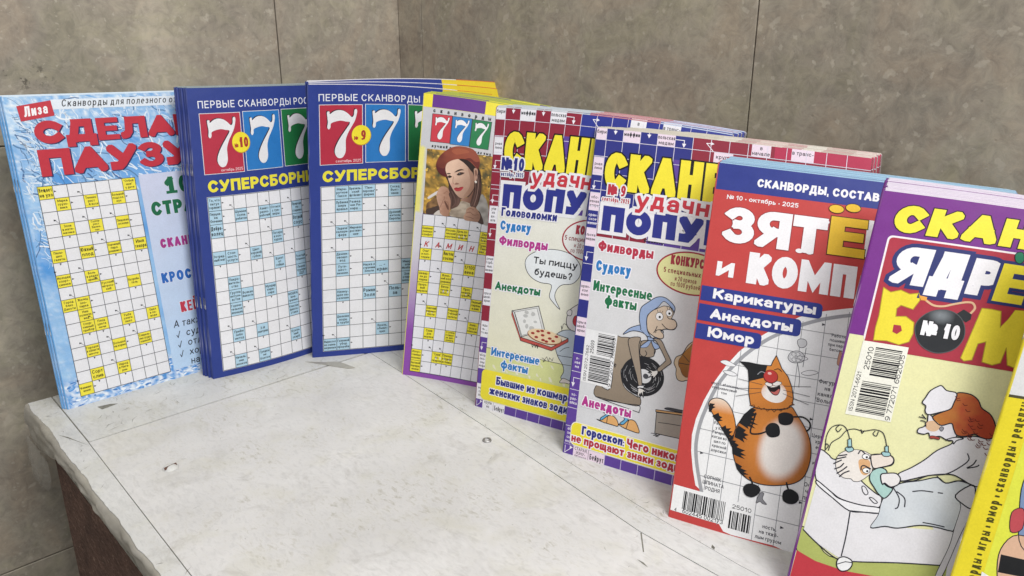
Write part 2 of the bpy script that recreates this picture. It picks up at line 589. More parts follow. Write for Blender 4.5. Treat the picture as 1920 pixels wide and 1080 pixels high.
def grid_text(a, c0, r0, cw, rh, ncol, nrow, cells, cellcol, z, h=1.9, paper='e6e6ea', lw=.45, names=True, arrows=True):
    """a crossword grid: white paper, clue cells, thin lines"""
    a.rect(c0, r0, c0 + ncol * cw, r0 + nrow * rh, paper, z)
    for (r_, c_), rows in cells.items():
        if c_ < ncol:
            a.rect(c0 + c_ * cw, r0 + r_ * rh, c0 + (c_ + 1) * cw, r0 + (r_ + 1) * rh, cellcol, z + 1)
    for i in range(ncol + 1):
        a.rect(c0 + i * cw - lw / 2, r0, c0 + i * cw + lw / 2, r0 + nrow * rh, '3c3f49', z + 2)
    for j in range(nrow + 1):
        a.rect(c0 - lw / 2, r0 + j * rh - lw / 2, c0 + ncol * cw + lw / 2, r0 + j * rh + lw / 2, '3c3f49', z + 2.4)
    rr = random.Random(5)
    for (r_, c_), rows in cells.items():
        if c_ >= ncol: continue
        rows = rows.split('|')
        hh = min(h * (1.5 if len(rows) <= 2 and max(len(t) for t in rows) < 7 else 1), rh / (len(rows) * 1.45))
        a.lines(rows, c0 + (c_ + .5) * cw, r0 + (r_ + .5) * rh, hh, '2b2b2b', z + 3, maxw=cw * .88, wt=.15)
        # little arrows leaving the clue cell
        if arrows:
            if (r_ + 1, c_) not in cells and r_ + 1 < nrow and rr.random() < .5:
                x, y = c0 + (c_ + .5) * cw, r0 + (r_ + 1) * rh
                a.poly([(x - .9, y + .8), (x + .9, y + .8), (x, y + 2.8)], '26262c', z + 3)
            elif (r_, c_ + 1) not in cells and c_ + 1 < ncol:
                x, y = c0 + (c_ + 1) * cw, r0 + (r_ + .45) * rh
                if rr.random() < .5:
                    a.poly([(x + .8, y - .9), (x + 2.8, y), (x + .8, y + .9)], '26262c', z + 3)
                else:
                    a.line([(x, y + rh * .55), (x + cw * .0 - cw * .45, y - rh * .35 + rh)], .25, '555', z + 3) if False else None
                    a.poly([(x + .8, y - .9), (x + 2.8, y), (x + .8, y + .9)], '26262c', z + 3)
            if r_ > 0 and (r_ - 1, c_) not in cells and rr.random() < .75:
                x, y = c0 + (c_ + .0) * cw, r0 + r_ * rh
                a.line([(x + .3, y - .2), (x + .3 - cw * .3 if c_ else x + .3, y - rh * .32)], .3, '55565e', z + 3)
                xx = x + .3 - cw * .3 if c_ else x + .3
                a.poly([(xx - 1, y - rh * .32 - .9), (xx + 1.4, y - rh * .32), (xx - 1, y - rh * .32 + .9)], '26262c', z + 3.4)


def barcode(a, u, d, w, h, z, seed, vertical=False, digits=None, dh=2.5):
    rr = random.Random(seed)
    x = 0.0
    ln = h if vertical else w
    while x < ln - .5:
        b_ = rr.choice([.45, .45, .8, 1.2]); g_ = rr.choice([.4, .45, .8])
        b_ = min(b_, ln - x)
        if vertical: a.rect(u, d + x, u + w, d + x + b_, '15151a', z)
        else: a.rect(u + x, d, u + x + b_, d + h, '15151a', z)
        x += b_ + g_
# cartoon outlines, millimetres on the cover (u d u d ...)
_CART = '''
M5lid:30.6 187.3 56.4 178.7 65.3 200.3 42 211.1
M5lidin:33.5 188.1 54.9 180.8 62.9 200.3 43.3 209.2
M5lidred:30.6 187.3 32.9 187.9 43.1 210.9 42.4 214.4 30.6 191
M5boxin:42 211.1 65.3 200.3 89 204 74.1 215.2
M5boxfr:42 211.1 74.1 215.2 89 204 89.5 207 74.6 218.4 42.4 214.4
M5bub:38.4 140.1 40 134.2 45.2 129.5 51.9 126.3 62.2 124.3 72.6 124.7 81.7 127.6 88.7 134.1 91 140.8 89.9 147.4 84.7 153.4 75.4 155.9 70.9 162.2 71 169.3 76.9 178.5 68.7 172.3 65.2 167.5 65.7 157.3 55.7 156.5 47.2 153.6 41.1 147.8
M5head:97.7 168.5 92 172.1 86.6 177.4 84.8 183 85 190 88.5 194.7 94.2 196.4 104.8 195.3 100.2 168.1
M5ear:88.5 177.9 85.8 177.5 84 179.9 85.1 182.6 88.3 182.4
M5mouth:93.6 181.5 91.2 183.7 91.2 189 95.2 191.8 100.2 189.1 99 182.3
M5arm:87.6 194.9 85.3 191.8 82.5 191.4 81.9 195.9 80.6 193.5 82.1 198.5
M5body:76.1 204.1 80.9 198.8 86.9 196.3 97.5 194.9 106.4 194.1 111.6 223.8 99.2 226.4 98.6 231.8 97.1 238.4 96.4 243 90.8 243.3 87.6 241.3 89.5 235.5 87.6 229.6 81.8 222.7 78.1 214.5 79.7 208.8
M5waist:81 221.1 87.2 221.3 98.2 220.4 108.9 219.1
M5foot:90.5 241.5 88 243.9 87.5 246.3 93.1 245.5 96.9 245.5 96.8 242.9
M5floor:7.7 227.6 38.1 227.9 67.5 228.8 88.4 228.9 112.2 227.6 116.8 252.6 98.5 255 66.9 251.2 7.6 250.2
M5sig:66.3 226.7 70.4 228.6 67.8 230.6 70.8 224.9 73.3 228.9 73.7 225.2 76.9 227.6 77.4 224.5
M5crease:82.9 217.5 86.9 213.7 91.2 212
M5hand:54.1 215.3 55.5 218.4 57 215.3 58.3 218.2 59.5 215.3 60.7 218.7 60.8 215
M6scarf:72 139.6 67.6 141.4 62 146.2 57.3 150.7 56 155.5 56.4 162.5 58.5 169.3 58.6 170.3 65.4 175 69.8 176.9 64.9 171 63.3 166.3 62.6 161.4 63.2 156.7 66.9 152.5 72.4 147.4 75.2 144.9 79.4 146.1 84.5 150.7 85.3 149.1 85.4 147 83.7 144.3 79.9 141.5 76.1 139.7
M6face:68.3 151.2 65 154.3 62.9 158.3 63.1 164.3 64.8 170.1 69.3 173.2 73.6 174.4 77.6 174.1 78.6 171.9 77.6 169.6 75.9 168.4 77.3 166.6 79.7 165.7 83.7 165.4 86.6 164.3 88.5 161.5 87.9 158.6 85.7 156.8 83.7 156.6 83.9 154.3 84.8 150.7 81.5 146.8 78.9 146.2 75.4 146.9 72.6 148.4
M6fringe:68.3 151.2 71.5 148.1 75 143.1 79.2 144.6 84.3 149.2 85 151.1 81.6 147.2 78.5 146.6 75.4 146.9 72.6 148.6
M6nose:79.7 155.1 81.6 156.6 84.6 156.4 87.3 157.7 88.4 161 87.1 164.2 83.7 165.4 79.6 164.7 76 161.9
M6mth:71.6 170.3 72 168.2 74.8 167.1 77.6 166.8
M6mth2:72.2 164.6 71.3 167.8 70 170.6
M6lip:74.8 167.4 77.9 168 77.6 169.6
M6cape:58.2 166.5 53.1 168.3 48.2 171.3 44.4 175.6 44.1 177 50.5 173 56.7 172.1 62.1 173.1 65.5 176 65.3 174 59.6 170.1
M6knot:65.4 174.5 69.1 175.3 73 174 72.8 176.1 68.8 177.5 65.7 177.5
M6tie1:67.3 177.6 64.9 179.1 59.8 184.7 65.4 183.6 68 179
M6tie2:68.8 177.3 72 178.7 76.9 181.2 72.7 184.1 69.6 180.2
M6dress:36.2 183.6 42.6 179.9 51.4 178.8 57.9 179.3 72 182.5 71.7 189.9 65.7 192.6 57.2 195.3 46.8 204.9 45.6 211.3 50.1 221.3 59.6 225.8 64.8 227 64.4 233.5 50.4 234.8 25.1 235 25.4 224.4 38 224.3
M6pett:25.3 235 50.4 234.8 64.3 233.2 65 238.4 61.2 238.7
M6breast:61 179.3 59.8 185 60.5 191 65.7 192.3 71.7 190.5 72.3 187.3 72.2 183.7 74.5 182.3 70.3 178.1
M6bcurve:64.5 187.1 66 189.3 64.4 192
M6arm1:49 179.9 51.1 189.3 54.3 197.2 59.5 209.4 62.4 217.3 65.1 216.7 62.7 203.9 60 192.3 58.5 182.9 58.8 176.7
M6arm2:70 175.7 74 178.5 82.2 190.1 81.9 192.6 76.6 199.7 78.6 201.6 84.7 195.5 87.4 192.6 86.6 189.7 81.9 182.9 76.8 175.5
M6cuff1:61.4 217.7 63.6 216.5 66.7 216.3 66.5 218.1 63.8 218.4 61.7 219.2
M6hand1:62.6 219 62.3 222.1 62.5 226.7 64.1 222.7 64.8 226.6 65.3 222.1 67.5 225.8 66.7 221.1 68.9 221.2 66.7 219.3
M6hand2:76.7 200.9 73.1 202.2 69.3 201.3 72.1 203.7 69 204.3 72.3 205.4 69.9 208.4 73.6 206.3 73.9 208.4 76.2 205.2 77.2 203.4
M6shoe1:28.4 253.6 32.9 253.3 37.9 248.6 42.8 247.4 46.8 250.1 48.1 254.6 42.4 254.8 34.4 254.6
M6shoe2:48.2 252.7 52.5 252.3 57.1 247.3 62.2 246.8 65.9 251.3 67.1 255.5 60.7 255.6 52.8 254.6
M6sock1:34.1 246.5 36 247.8 32 251.3 32.3 253.4 38.2 251 38 246.1
M6sock2:51.7 245.2 53.1 247.9 49.6 251.8 52.6 252.5 56.3 249.5 55.5 244.9
M6vamp1:37.9 248.6 37.8 251.7 37.8 254.7
M6vamp2:57.1 247.3 56.3 251.3 55.5 254.9
M6desk:79.9 235.3 101.2 232.5 109.4 231.7 111.6 250.2 102.3 251.4 80.5 252.4
M6desktop:79.1 233.2 101 230.8 110.3 229.7 110.5 231.4 101.2 232.7 79.3 234.9
M6drawer:82.4 243 91.5 241.9 102.2 241
M6turn:86.5 230.8 89.9 229 100.7 228.5 108.9 227.7 109.1 229.1 96.2 230.8
M6shell:103.4 171.4 99.2 175.8 96.4 182.3 94.3 184.6 90.9 187 89.7 192.1 92 196.3 92.4 201 94.2 204.8 97.9 205.5 101.3 204 104.7 202.4 108.5 194 105.7 170.9
M6shell2:104.9 174 100.6 177.3 97 182.2 95 186.2 93.6 188.9 93.8 193 95.6 195.6 97.1 198.8 99.2 200.7 102.2 201.2 108.9 197.4
M6sh3:96.6 184.1 101.9 188.3 105.6 189.9
M6sh4:93.8 191.2 101 190.9 105.7 190.4
M6sig:77.4 253.1 82.3 252.5 79.5 254.4 84.8 252.7 81.4 254.7 83.8 254.4
M6scr:38.8 202.9 40.5 204.4 37.6 203.8 40.2 205.7 38 204.9 39.8 207
M7body:48.2 181.6 43.4 188.5 39.3 197.3 38 207.5 39.8 217.9 43.7 225.7 49.2 231.1 57 233.6 66.2 233.3 75.1 231.1 83.6 227.5 89.1 221.6 91.5 212.5 91.6 203.1 89.3 194.1 84.8 186.5 79.4 179.9 75.2 175 71.8 177 66.5 178.9 59.3 180 53.7 180.4
M7headc:43.5 160.7 41.9 154.1 38.8 151.3 35.5 149.3 41.9 148.7 50.5 149 57.4 148.1 58.4 144.3 60.1 140 62.5 144.1 64.9 148.6 69.8 153.6 73.4 160.7 75.4 168.1 75.3 173 71.8 176.6 66.5 178.5 59.3 180 51.9 180.8 47 179.5 44.5 170.5
M7mask:35.5 149.3 41.9 148.7 50.5 148.6 54.8 148.2 54.2 152.7 53.6 157.7 48.2 160.2 43.4 162.4 41.9 154.1 38.8 151.3
M7muzz:53.7 165 55.6 162.3 60 162.6 64.6 159.6 68.7 162 70.6 166.3 69.8 170.5 66.4 173.5 61 174.2 55.7 172.2 53.3 168.6
M7mouth:56.6 163.2 59.6 163.8 63.3 162.5 65.1 161.3 65.7 164.3 64.6 168 61.9 168.6 58.9 166.5
M7tong:59.5 166.7 62.2 166.5 64.6 164 65.5 164.4 64.5 167.7 62.1 168.2
M7eye:49 156.1 51.2 153.7 54.4 154.2
M7eye2:60.1 150.5 62.8 149.4 65.2 150.9
M7belly:68.8 182.1 77.8 181.2 84 187.6 87.8 196.3 88 205.8 84.6 214.1 77.1 218.7 68.2 220.2 60.6 218.7 56 212.1 57.6 203 60.9 192.5
M7tail:39.1 213.1 35.5 208.1 30.1 201.4 23.9 194.8 19.1 188.9 17.2 184.7 19.1 181.1 23.2 179.4 28.8 180.2 33.7 184.7 37.2 191.9 39.2 199.3 40.3 205
M7ts1:18 184.3 22 184 20.5 185.9 22.6 186.3 20.5 188 19.7 191.1 17.6 188.6
M7ts2:21 193.2 25.2 189.9 26.1 192 28.5 192.7 26.7 194.3 29.1 194.9 26 196.2 26.8 197.8 24.3 196
M7ts3:28.4 200.4 31.5 197.9 32.4 200 35.7 199.1 34.3 201.4 37.1 201.3 34.9 203.6 37.6 204.7 35.4 205.8 36.5 209.6 32.5 205.3
M7ts4:34.5 207.3 38.6 202.4 37.4 207.6 40.6 207.3 37.4 212
M7bs1:48.2 181.3 51.5 182 49.6 184.5 52.4 185.1 48.9 187.9 51.9 189.3 48.7 190.6 54.2 192.6 48.4 192.9 52.7 195.5 47 195 48.1 197.1 40.4 193.8 43.2 187.1
M7bs2:40.4 195.9 46.3 198.1 44.9 200.1 48.7 201.2 45.8 202.8 48.3 204.8 44.9 204.4 46.4 207.3 42.3 205.7 39 205 39 199.7
M7bs3:38 208.1 42.8 209.9 41.4 211.7 47.7 212.8 44.6 214.7 48.8 216.2 44.9 216.9 48.6 218.9 43.4 218.2 39.1 217.2 38.2 212.7
M7bs4:41.4 222.4 47.1 224.5 46.1 225.9 50.7 226.8 48.5 228.2 52.4 229.1 48.9 230 51.9 231.5 46.7 230.1 43.5 227.1
M7arm1:51.4 184.4 50.4 190.9 49.6 199 55.2 198.7 60.9 195.5
M7arm2:76.1 181.9 83.1 180.5 87.9 182.9 88.9 186.9 87 189.8
M7paw1:59.6 193.8 61.5 190.1 65 188.7 68 190 69.3 193.6 68.9 197 64.5 199.1 61.2 197.9
M7paw2:67.4 185.3 67.3 181.8 71.2 179.7 75.8 180.1 77.2 183.3 75.8 187 71.8 188.6 68.6 188
M7leg1:53.3 230.7 55.6 234.4 55.3 237.3
M7leg2:78.3 228.4 79.4 231.4 80.8 233.9
M7foot1:49.9 239.6 51.4 236.4 55.3 234.8 59.5 235.3 61.6 237.6 60.3 241.2 56.2 244.2 51.8 243.4
M7foot2:76.8 237.7 77.6 234.3 81.5 232.2 86.2 234 87.5 237.8 85.3 241.2 81.5 242.3 77.8 241.2
M7flow:68.1 140.1 69.4 136.3 72.9 134.3 76.6 134.6 79.3 137.7 78.3 141.2 73.9 143 70.2 142.7
M7poppy:73.2 126.3 75.4 124.9 78.5 125.4 79.6 128.2 77.9 130.8 75.2 131.3 73.5 129.2
M7hands:102.3 139.7 101.2 135.1 102.3 129 104.6 133.5 105.2 126.6 107.7 133 109.6 126.8 111.8 138
M7drop1:21.4 152.1 24.7 150.4 29.1 151.2 32.9 153.2 28.2 154.2 24.8 153.6
M7drop2:24.3 159 28.7 157.7 32.7 158.5 34.8 160.1 29.7 161.1
M7drop3:78.4 149.6 82.6 146.9 87.1 146.4 89.5 147.5 84.8 150 81.3 150.6
M7drop4:74.6 140.9 77.8 137.5 81.6 138.6 78.2 140.6
M7ov:110.5 95.7 100.2 98.6 86.3 102.8 72.5 109.1 60.5 117.2 52 124.1 41.8 133 33.4 142.6 25.4 155.3 19.2 167.7 13.4 183.1 9.4 198.2 8.1 210.6 9.2 222.4 12.3 235.6 15.9 246.6 20.7 249.3 27.7 257.2 33.9 266.2 40.1 273.5 46 274.3 75.1 273.6 88.8 276.3 110.2 274.1 133.3 271.7 114 95.1
M7ovgray:111.2 101.1 100.8 103.8 87 108.7 73.3 115.4 61.3 123.1 52.7 129.4 42.6 138.9 34.3 148.9 26.2 161.2 20.8 172.4 16 187.6 12.9 201.4 12 213.7 13 223.5 15.8 234.7 20.7 249.3
M7man:60.9 241.6 62.4 239.4 64.3 239.8 63.9 243.7 67.1 246.7 64.3 247 62.4 246 59.8 247.6
M8pillow:-0.6 174.9 5 176.6 8 178.7 16 179.8 26.9 188.7 36.9 194.7 40.3 195.9 40 203 31.4 203.8 18.5 202.8 11.4 199.5 2.6 195.2 -0.4 187.9
M8sheettop:2.4 194.5 11.4 199.5 17.2 202.7 30.1 203.7 40.5 202.9 40.7 206.3 32.9 207.6 24.3 208.8 13.5 203.3 3 197.2
M8bed:2.1 196 13.5 203.3 24.4 209.1 40.7 206.3 44.7 213.6 81.5 206.8 82.2 216.4 78.8 228.7 32.9 239.4 26 239.7 11.2 233.9 1.4 228 1.7 212
M8bedline:25 209.2 26 224.2 26.1 237.5
M8bedline2:24.3 208.8 32.9 207.6 40.9 206.3
M8bedbot:1.2 227.3 11.2 233.9 24.2 240.2 34 239.1 57.3 233.2 79.9 228.4
M8green:0.1 225.4 11.2 233.9 26.1 240.1 79.9 228.1 80.1 235 74.9 237.8 30.2 250.4 20.7 247.6 0.4 241.3
M8redb:0.4 241.3 12.4 245 29.4 246.4 47.6 244.8 48.7 249.7 1 264.2 0.1 255.8
M8headb:10.5 181.1 10.7 176 13.8 172.4 19 170.2 24.7 170 28.8 171.2 31.7 170.2 37.7 169.2 40.9 169.8 42.3 172.3 41.4 175.1 36.9 177.1 31.7 179 31.4 181.9 28.8 186.1 25.7 189.2 22.6 189.7 21.1 188.6 16.7 188.9 12.6 186.3
M8blush:22.9 176.1 26.3 174.6 29 175.4 30 178.7 29.6 183.8 26.6 184.5 24.1 180.8
M8shirt:31.4 181.6 35.9 178 40 179.9 38.8 185.8 41.8 188.6 45.2 189.8 42.2 196.2 38.1 194.4 34.9 191 31.5 186.8
M8hair1:9.3 181.4 13.1 178.3
M8hair2:10.6 184.6 13.4 182.6 14.8 180.1
M8hair3:12.5 187.1 15.1 184.3 17.1 181.7
M8hair4:14.4 188.8 16.1 186.2 18.9 184.1
M8hair5:9.9 178.3 15.1 175.7
M8hair6:11 175.9 15.4 174.2
M8eb1:21.7 172.1 22.7 169.7 24.9 170.9 27.8 172.8 28.9 173.7
M8eb2:25.4 181.9 25.2 179.8 26.6 178.8 30.6 180
M8nose:29 172.3 30.6 170.8 37.6 168.9 41.4 170.4 42 173.1 40.5 175.3 35.8 177.8 31.7 179
M8suc1:13.7 170.6 14.4 169.4 16.8 168.6 18.3 169.6 18.2 171 15.7 172.3
M8suc2:34.5 168.8 35.2 167.8 38 167.4 39.4 168.2 39.1 169.7 36.1 170.4
M8st1:13.9 164.5 15.7 163.5 17.2 168.8 15.1 169.7
M8st2:35.4 164.3 37.2 163.6 38.1 167.4 36.2 167.8
M8w1:2.5 174.2 1.3 165.8 2.5 159.7 5.2 157 8.9 156.2 12 158.4 14.8 163.8
M8w2:4.4 173.8 5.1 168.6 9.3 164 11.8 159.2 16.2 157.1 21.4 157.4 27.2 155.2 31.7 155.6 34.2 158.6 36.3 163.8
M8w3:8.7 158.4 7.3 160.9 5.6 159 7 156.6
M8w4:21.9 157 21 158.9 19.9 156.7
M8w5:29.9 156 29.3 159 27.2 158 28 156
M8w6:2.5 174.2 3.7 171 2.4 169.9 2 172.1
M8hand:37.2 184.1 37.3 181.7 40.1 180.6 44.8 179.5 47.7 181.6 48.1 184.3 47 186.6 43.7 188.5 40.2 186.9 39 187.9
M8sleeve:46.1 179.8 52.3 174.2 58.3 167.9 64 160.4 70.6 154.8 71.6 151.1 76 149.4 81.5 147.5 87.4 147.5 93.1 146.9 93.5 161.8 91.4 174.5 87.3 177.5 79.8 174.6 73.7 173.3 62.5 176.7 48.2 183.8
M8slv2:48.1 183.5 55.1 181.9 62.5 176.7 71.4 173.6 77.4 168.3 81.5 162.6 80.2 158.8
M8slv3:81.6 167.3 84.3 164.6 85.4 161.6
M8slv4:81.9 167.5 86.2 165.5 87.3 164.3
M8skirt:78.9 185 87.2 176.8 92.2 172.9 90.9 184 88.5 195.3 85.5 209.5 81.2 234.7 78.1 235.6 81.7 216.6 82.3 205 83 190.7
M8tails:78.9 185 87.2 176.8 89.2 190.4 83.3 189.3
M8jk:67.2 176.2 72.5 179.1 78.9 176.1 87.3 177.1
M8blank:45.3 188.7 49.6 184.6 58.6 181 67.3 176.9 72.5 179.1 80 175.9 87 177.1 78.9 185 83 190 82.3 205 80.3 206.9 73.3 206.7 64 207.8 53 212.5 45.8 213.3 38.4 216 40.9 207.6 41.3 197.8
M8fold1:45.6 189 49.8 194.3 50.3 199.7 49.1 201.1
M8fold2:47.8 190.6 52.7 193.6 53.8 198.8
M8fold3:56.2 188.5 60.9 186.8 66.8 186.2
M8fold4:65.4 205.7 70.7 205.4 76.8 205.4
M8fold5:69.7 185.9 72 185.7
M8btn1:28.2 191.9 30.1 192.1 32.3 195.1 31.4 196.7 29.3 195.1
M8btn2:33.7 198 35.7 197.8 38.7 199.8 36.9 200.6
M8cap:50 132.6 51.2 128.9 52.9 124.3 57 120.4 58.8 120.3 61.7 122.5 67.3 123.2 66.8 129.9 65.7 133.6 60.4 136.8 54.8 139.4 52.6 137.5 52.3 134.3
M8hair:67.1 123.5 70.6 122.1 75.5 122.5 79.5 125.1 82.1 129.4 86.7 131.9 89.7 135.4 91.8 140.4 92 144.5 89.7 147.4 85 147.4 81.3 146.2 77 148.5 72.4 148.8 69.9 145.2 68.1 142.2 63.2 144.6 59.9 143.2 57.4 140.2 61.5 136.6 65.7 133.6 66.8 129.9
M8face:54.8 139.4 55.2 144.2 54 147.3 51.4 149.2 51.3 151.8 55 152 57.2 150.8 58.9 153.2 63.4 151.5 67.2 152.8 70.2 152.8 72.4 149.1 69.9 145.2 68.1 142.2 63.2 144.6 59.8 143 57.2 140.3
M8lash:50.2 141.8 53.6 142
M8lash2:51.6 140.1 54 142.4
M8eyel:51.5 143.9 54 144.2 55 147.1
M8lips:58.2 152.7 59.8 151.9 63.5 152.2 63.5 153.6 60.7 153.5 59 154
M8ear:62.4 146.9 63.3 145.3 64.7 146.1 63.9 148.2
M8collar:67.2 153 71.5 150.4 76.2 150.1 73 152.1 71.7 154.5 70.7 152.6
M8castor:24.4 242.3 25.2 239.2 28.1 237.7 32.1 238.7 33.1 241.8 31.6 245.1 28.2 246.8 25.6 245.4
M8bomb:36.7 88.8 36.2 83.5 38.6 78.4 43 74.3 48.4 72.3 54.1 72.3 59.2 74.8 62.6 79.4 64.1 85.1 63.5 90.5 60.6 95.7 56.1 98.8 50.7 100.2 44.6 98.7 39.8 94.9
M8neck:56.7 73.9 60.5 69.9 65.5 72.3 65.6 75.6 63.2 78 60.7 76.5
M8fuse:64.8 71.7 66.4 68.1 64.6 65.1 60.7 65.2 54.3 67.6 49 69.9 43.3 70.2 38.1 67.4
M8spark:34.1 65.1 36.5 65.3 38.9 65.6 38.8 68 35.9 68.1
M8B:13 63.4 17.7 65.8 23.2 63.5 28.8 65.3 33.8 63.8 35.3 68.2 32.6 74.8 25.3 73.3 23.4 75.7 23.9 81 29.6 80 34.9 83.1 35.9 90.3 34.7 95.9 29.5 98.8 22.1 97.5 14.6 98.4 14 90.1 14.3 81.9 13.5 71.2
M8Bh:23.9 86.4 28 86.3 29.3 89.5 26.9 92.2 24.1 91.1
M8M:70.2 67.4 75.7 67.1 80.8 67.5 82.3 77.8 85.6 71.9 88.2 65.5 94.2 65 95.7 79.1 96 92.1 94.4 101.5 90.4 100.4 87.9 89.8 86.5 99.9 82.5 102 76.8 101.1 76.5 88.1 72.4 90.2 71.2 100.9 67 102.4 65 100.8 66.5 91.3 68.2 80.4
M8emer:81.5 30.1 83.4 28.1 85.7 28.6 86.9 33.1 84.8 35.5 82.3 33.9
M4hair:28.3 66.8 36.6 63.3 46.8 63.5 57.2 70.9 61.6 79.9 63.3 91 64.2 100.6 62.8 110.5 60.4 115.7 55.7 114.7 52.7 108.7 51.6 105.6 45.8 107.9 42.3 110 41.3 114.9 37.9 118.6 34.8 118.1 32.6 111.2 32.4 101.5 30 92.2 26.7 85.4 25.4 75.1
M4hairR:50.9 74.2 53.9 74.6 58.4 74.7 62.1 83.9 63.9 94.2 64.2 100.6 62.8 110.5 60.3 115.3 54.9 114.4 54.9 108.4 56.7 98.4 56.3 88.8 54.8 81.7
M4hairL:31 95.3 34.2 97.3 37.6 101.7 41.9 106.8 44.5 109.7 42.9 115.6 39.4 118.4 35.4 119.7 33.3 111.1 31.8 103.2
M4str1:57.4 78.9 60.2 89.8 60.3 102.8 58.6 113.5
M4str2:59.4 80.2 62 91.2 62 101.7 60.5 110.8
M4str3:57.1 88.7 58.6 98.2 57.7 106.4 56.2 113
M4str4:34.6 101.3 38.2 107.3 39.6 113.5 37.1 117.9
M4str5:33.3 99.8 36 107.5 36.9 116.3
M4neck:45 108 51.6 105.6 55.3 99.4 56.5 96.8 54.9 108.4 54.8 114 50.8 112.1 46.1 111.1
M4face:26.4 79.8 26.2 74.2 28.6 69.9 33.3 66.9 38.3 65.9 44.4 68.7 50.2 74.3 54.3 77.8 55.6 82.4 56 88.8 56.3 94.5 54.2 99.6 51.4 104 47.9 106.9 45 107.4 41.8 106 38.1 102.5 35 98 31.4 92 29 85.9
M4shade:47.9 73.8 54.3 77.8 55.6 82.4 56 88.8 56.3 94.5 54.2 99.6 51.4 104 48.6 106.5 46.9 104.6 50.6 97.6 52.1 91 50.8 83.1
M4fore:38.3 65.9 44.1 65.9 50.3 68.6 55.3 73.6 54.4 78.6 51.2 76.6 47.9 73 43 68.8
M4ear:53.9 74.6 56 73.1 57.8 74.8 58.3 80.4 57.7 86.2 56.1 87.2 55.1 81.7
M4earin:55.2 76 56.6 75.4 57.4 78.9 56.7 82.3
M4earring:56.2 87.6 57.1 86.4 58.4 87.3 58.4 88.7 57.3 89.2
M4browL:27.8 83 29.7 81.8 32 82.5 29.8 83.2
M4browR:35.3 80.5 38.1 77.5 41.6 76.1 44.6 76.8 41.7 77.6 38.2 79.3
M4eyeL:29 85.9 30.3 84.3 32.2 84.6 33.3 85.4 31.7 86.9 30.1 87
M4eyeR:37.8 82.6 39.8 80.1 42.7 79.4 45.3 79.8 42.9 81.9 40.1 83.3
M4pupL:30.4 84.9 31.6 84.6 32.2 86 30.9 86.5
M4pupR:39.3 80.8 41.4 80 42 81.9 40.2 82.6
M4noseS:34.8 85.2 34.6 90 35.5 92.3 37.8 93.3 40 92.2 41.1 92.4
M4nosesh:38 91.2 41.1 92 39.3 93.3 37.1 93.3
M4lipU:36.6 97.8 38.5 96.4 40.8 96.5 42.9 95.4 45.7 94.9 43.1 97 40.2 98.3
M4lipD:36.6 98 40.2 98.3 45.7 95.1 44 98.9 41.2 100.3 38.6 100.2
M4cheek:34 91.7 36.9 94.6 34.9 97.2 33.1 94.2
M4beret:16.9 76.9 17.1 70.5 20.1 63.7 24.6 58.4 29.3 54.6 34.1 52.5 39 51.7 45.6 52 51.6 53.9 56.6 59.6 58.9 64.9 59 70.6 57.6 74 54.3 71.3 49.4 67.1 44.1 65.1 38.3 65.5 32.7 67.4 27.9 70.8 26 75 26.4 81.4 28.6 85.9 24.2 85.6 19.9 82.5
M4berlit:30.3 57.7 35.7 54.6 42.9 54.4 47.5 56.9 42 59.3 34.9 61.1
M4berdk:17.2 76 19.4 80.6 24.1 84.9 28.2 85.8 26.4 81.8 25.8 75.9 24.2 77.6 20.5 77.3
M4berdk2:44.1 65.1 50.1 66.6 55 71.2 57.7 74 59 70.6 58.4 65.8 54.5 66.4 49 63.2
M4sweater:43.3 112.3 46.1 110.3 50.7 110.9 54.6 112.4 57.4 116.1 56.4 121.1 54.2 127.8 48.2 129.4 40.5 128.7 35 126.9 35.8 120.4 40 117.5
M4coat:64.5 100.6 68.7 103.2 72.8 111.5 75.1 120.1 77.1 131.9 70.2 132.1 67.4 122.8 63.8 118.5 61.1 115.6 62.8 110.5
M4coatd:63.8 118.5 67.4 122.8 70.9 132 64.6 130.9 63.1 125
M4hand1:23.1 97.8 26.7 96.7 30.6 98.5 32.5 102.3 32 104.8 34.5 110.9 35.1 118.9 34.1 126.2 33.2 128.4 29 128.3 25.4 125.6 24.1 120.1 21.6 114 20 107.7 20.6 102.9
M4f1:27.1 104.6 29.4 101.9 31.7 102.4
M4f2:27.7 106.9 28.9 111.6 32.1 113.6 33.3 118.3
M4f3:24.1 120.1 26.2 115.1 27.3 110.1
M4f4:28.9 111.6 27.7 106.9 29.4 105.1 32 104.8
M4hdark:28.2 112.4 29.9 113.1 33.3 118.3 33.3 121.5 30.9 118.6
M4sleeve:10.7 117.5 14.8 113.1 20.3 107.7 21.7 114.8 22.9 119.4 15.8 124.2 11.6 127.4
M4sleeve2:11.2 123 16.3 120.9 23.1 117.8 24.6 121.7 19.1 127.1 11.6 127.8
M4cuffw:18.8 127.9 23.9 122.5 25.8 126.4 32.8 128.4 25.2 128
M4pen:11.4 109.8 16.4 105.3 20.6 102.2 22.1 103.9 17.4 108 12.5 111.7
M4hand2:51.8 117.6 57.2 114.9 62.1 117.1 66.3 123 66.1 127.8 64.5 130.5 57.6 130.6 51.4 130.2 49.5 126.8 51.3 122.6
M4g1:53 118.3 56 117.1 59.1 118.3
M4g2:52 122.5 55.7 121.2 59.8 123.8 64.3 122.4
M4g3:51.7 126.5 56.4 126.7 60.3 127.8
M7zig:46.5 179.9 49.4 178.7 50.7 180.8 52.8 179.4 54.7 181.1 56.7 179.5 59.1 181.3 61.6 179.1 63.7 181 65.9 178.2 68.2 179.4 70.1 176.8 72.6 176.8 73.5 174.3 76.6 172.9 74.5 171.8
M7cheekl:54.9 161.8 57 160.2 59.9 161.2 59.8 162.6 57.4 163.3
M7cheekr:60 160.9 62.8 158.5 66.1 158.8 65.3 160.6 62.2 162.1
'''
CART = {}
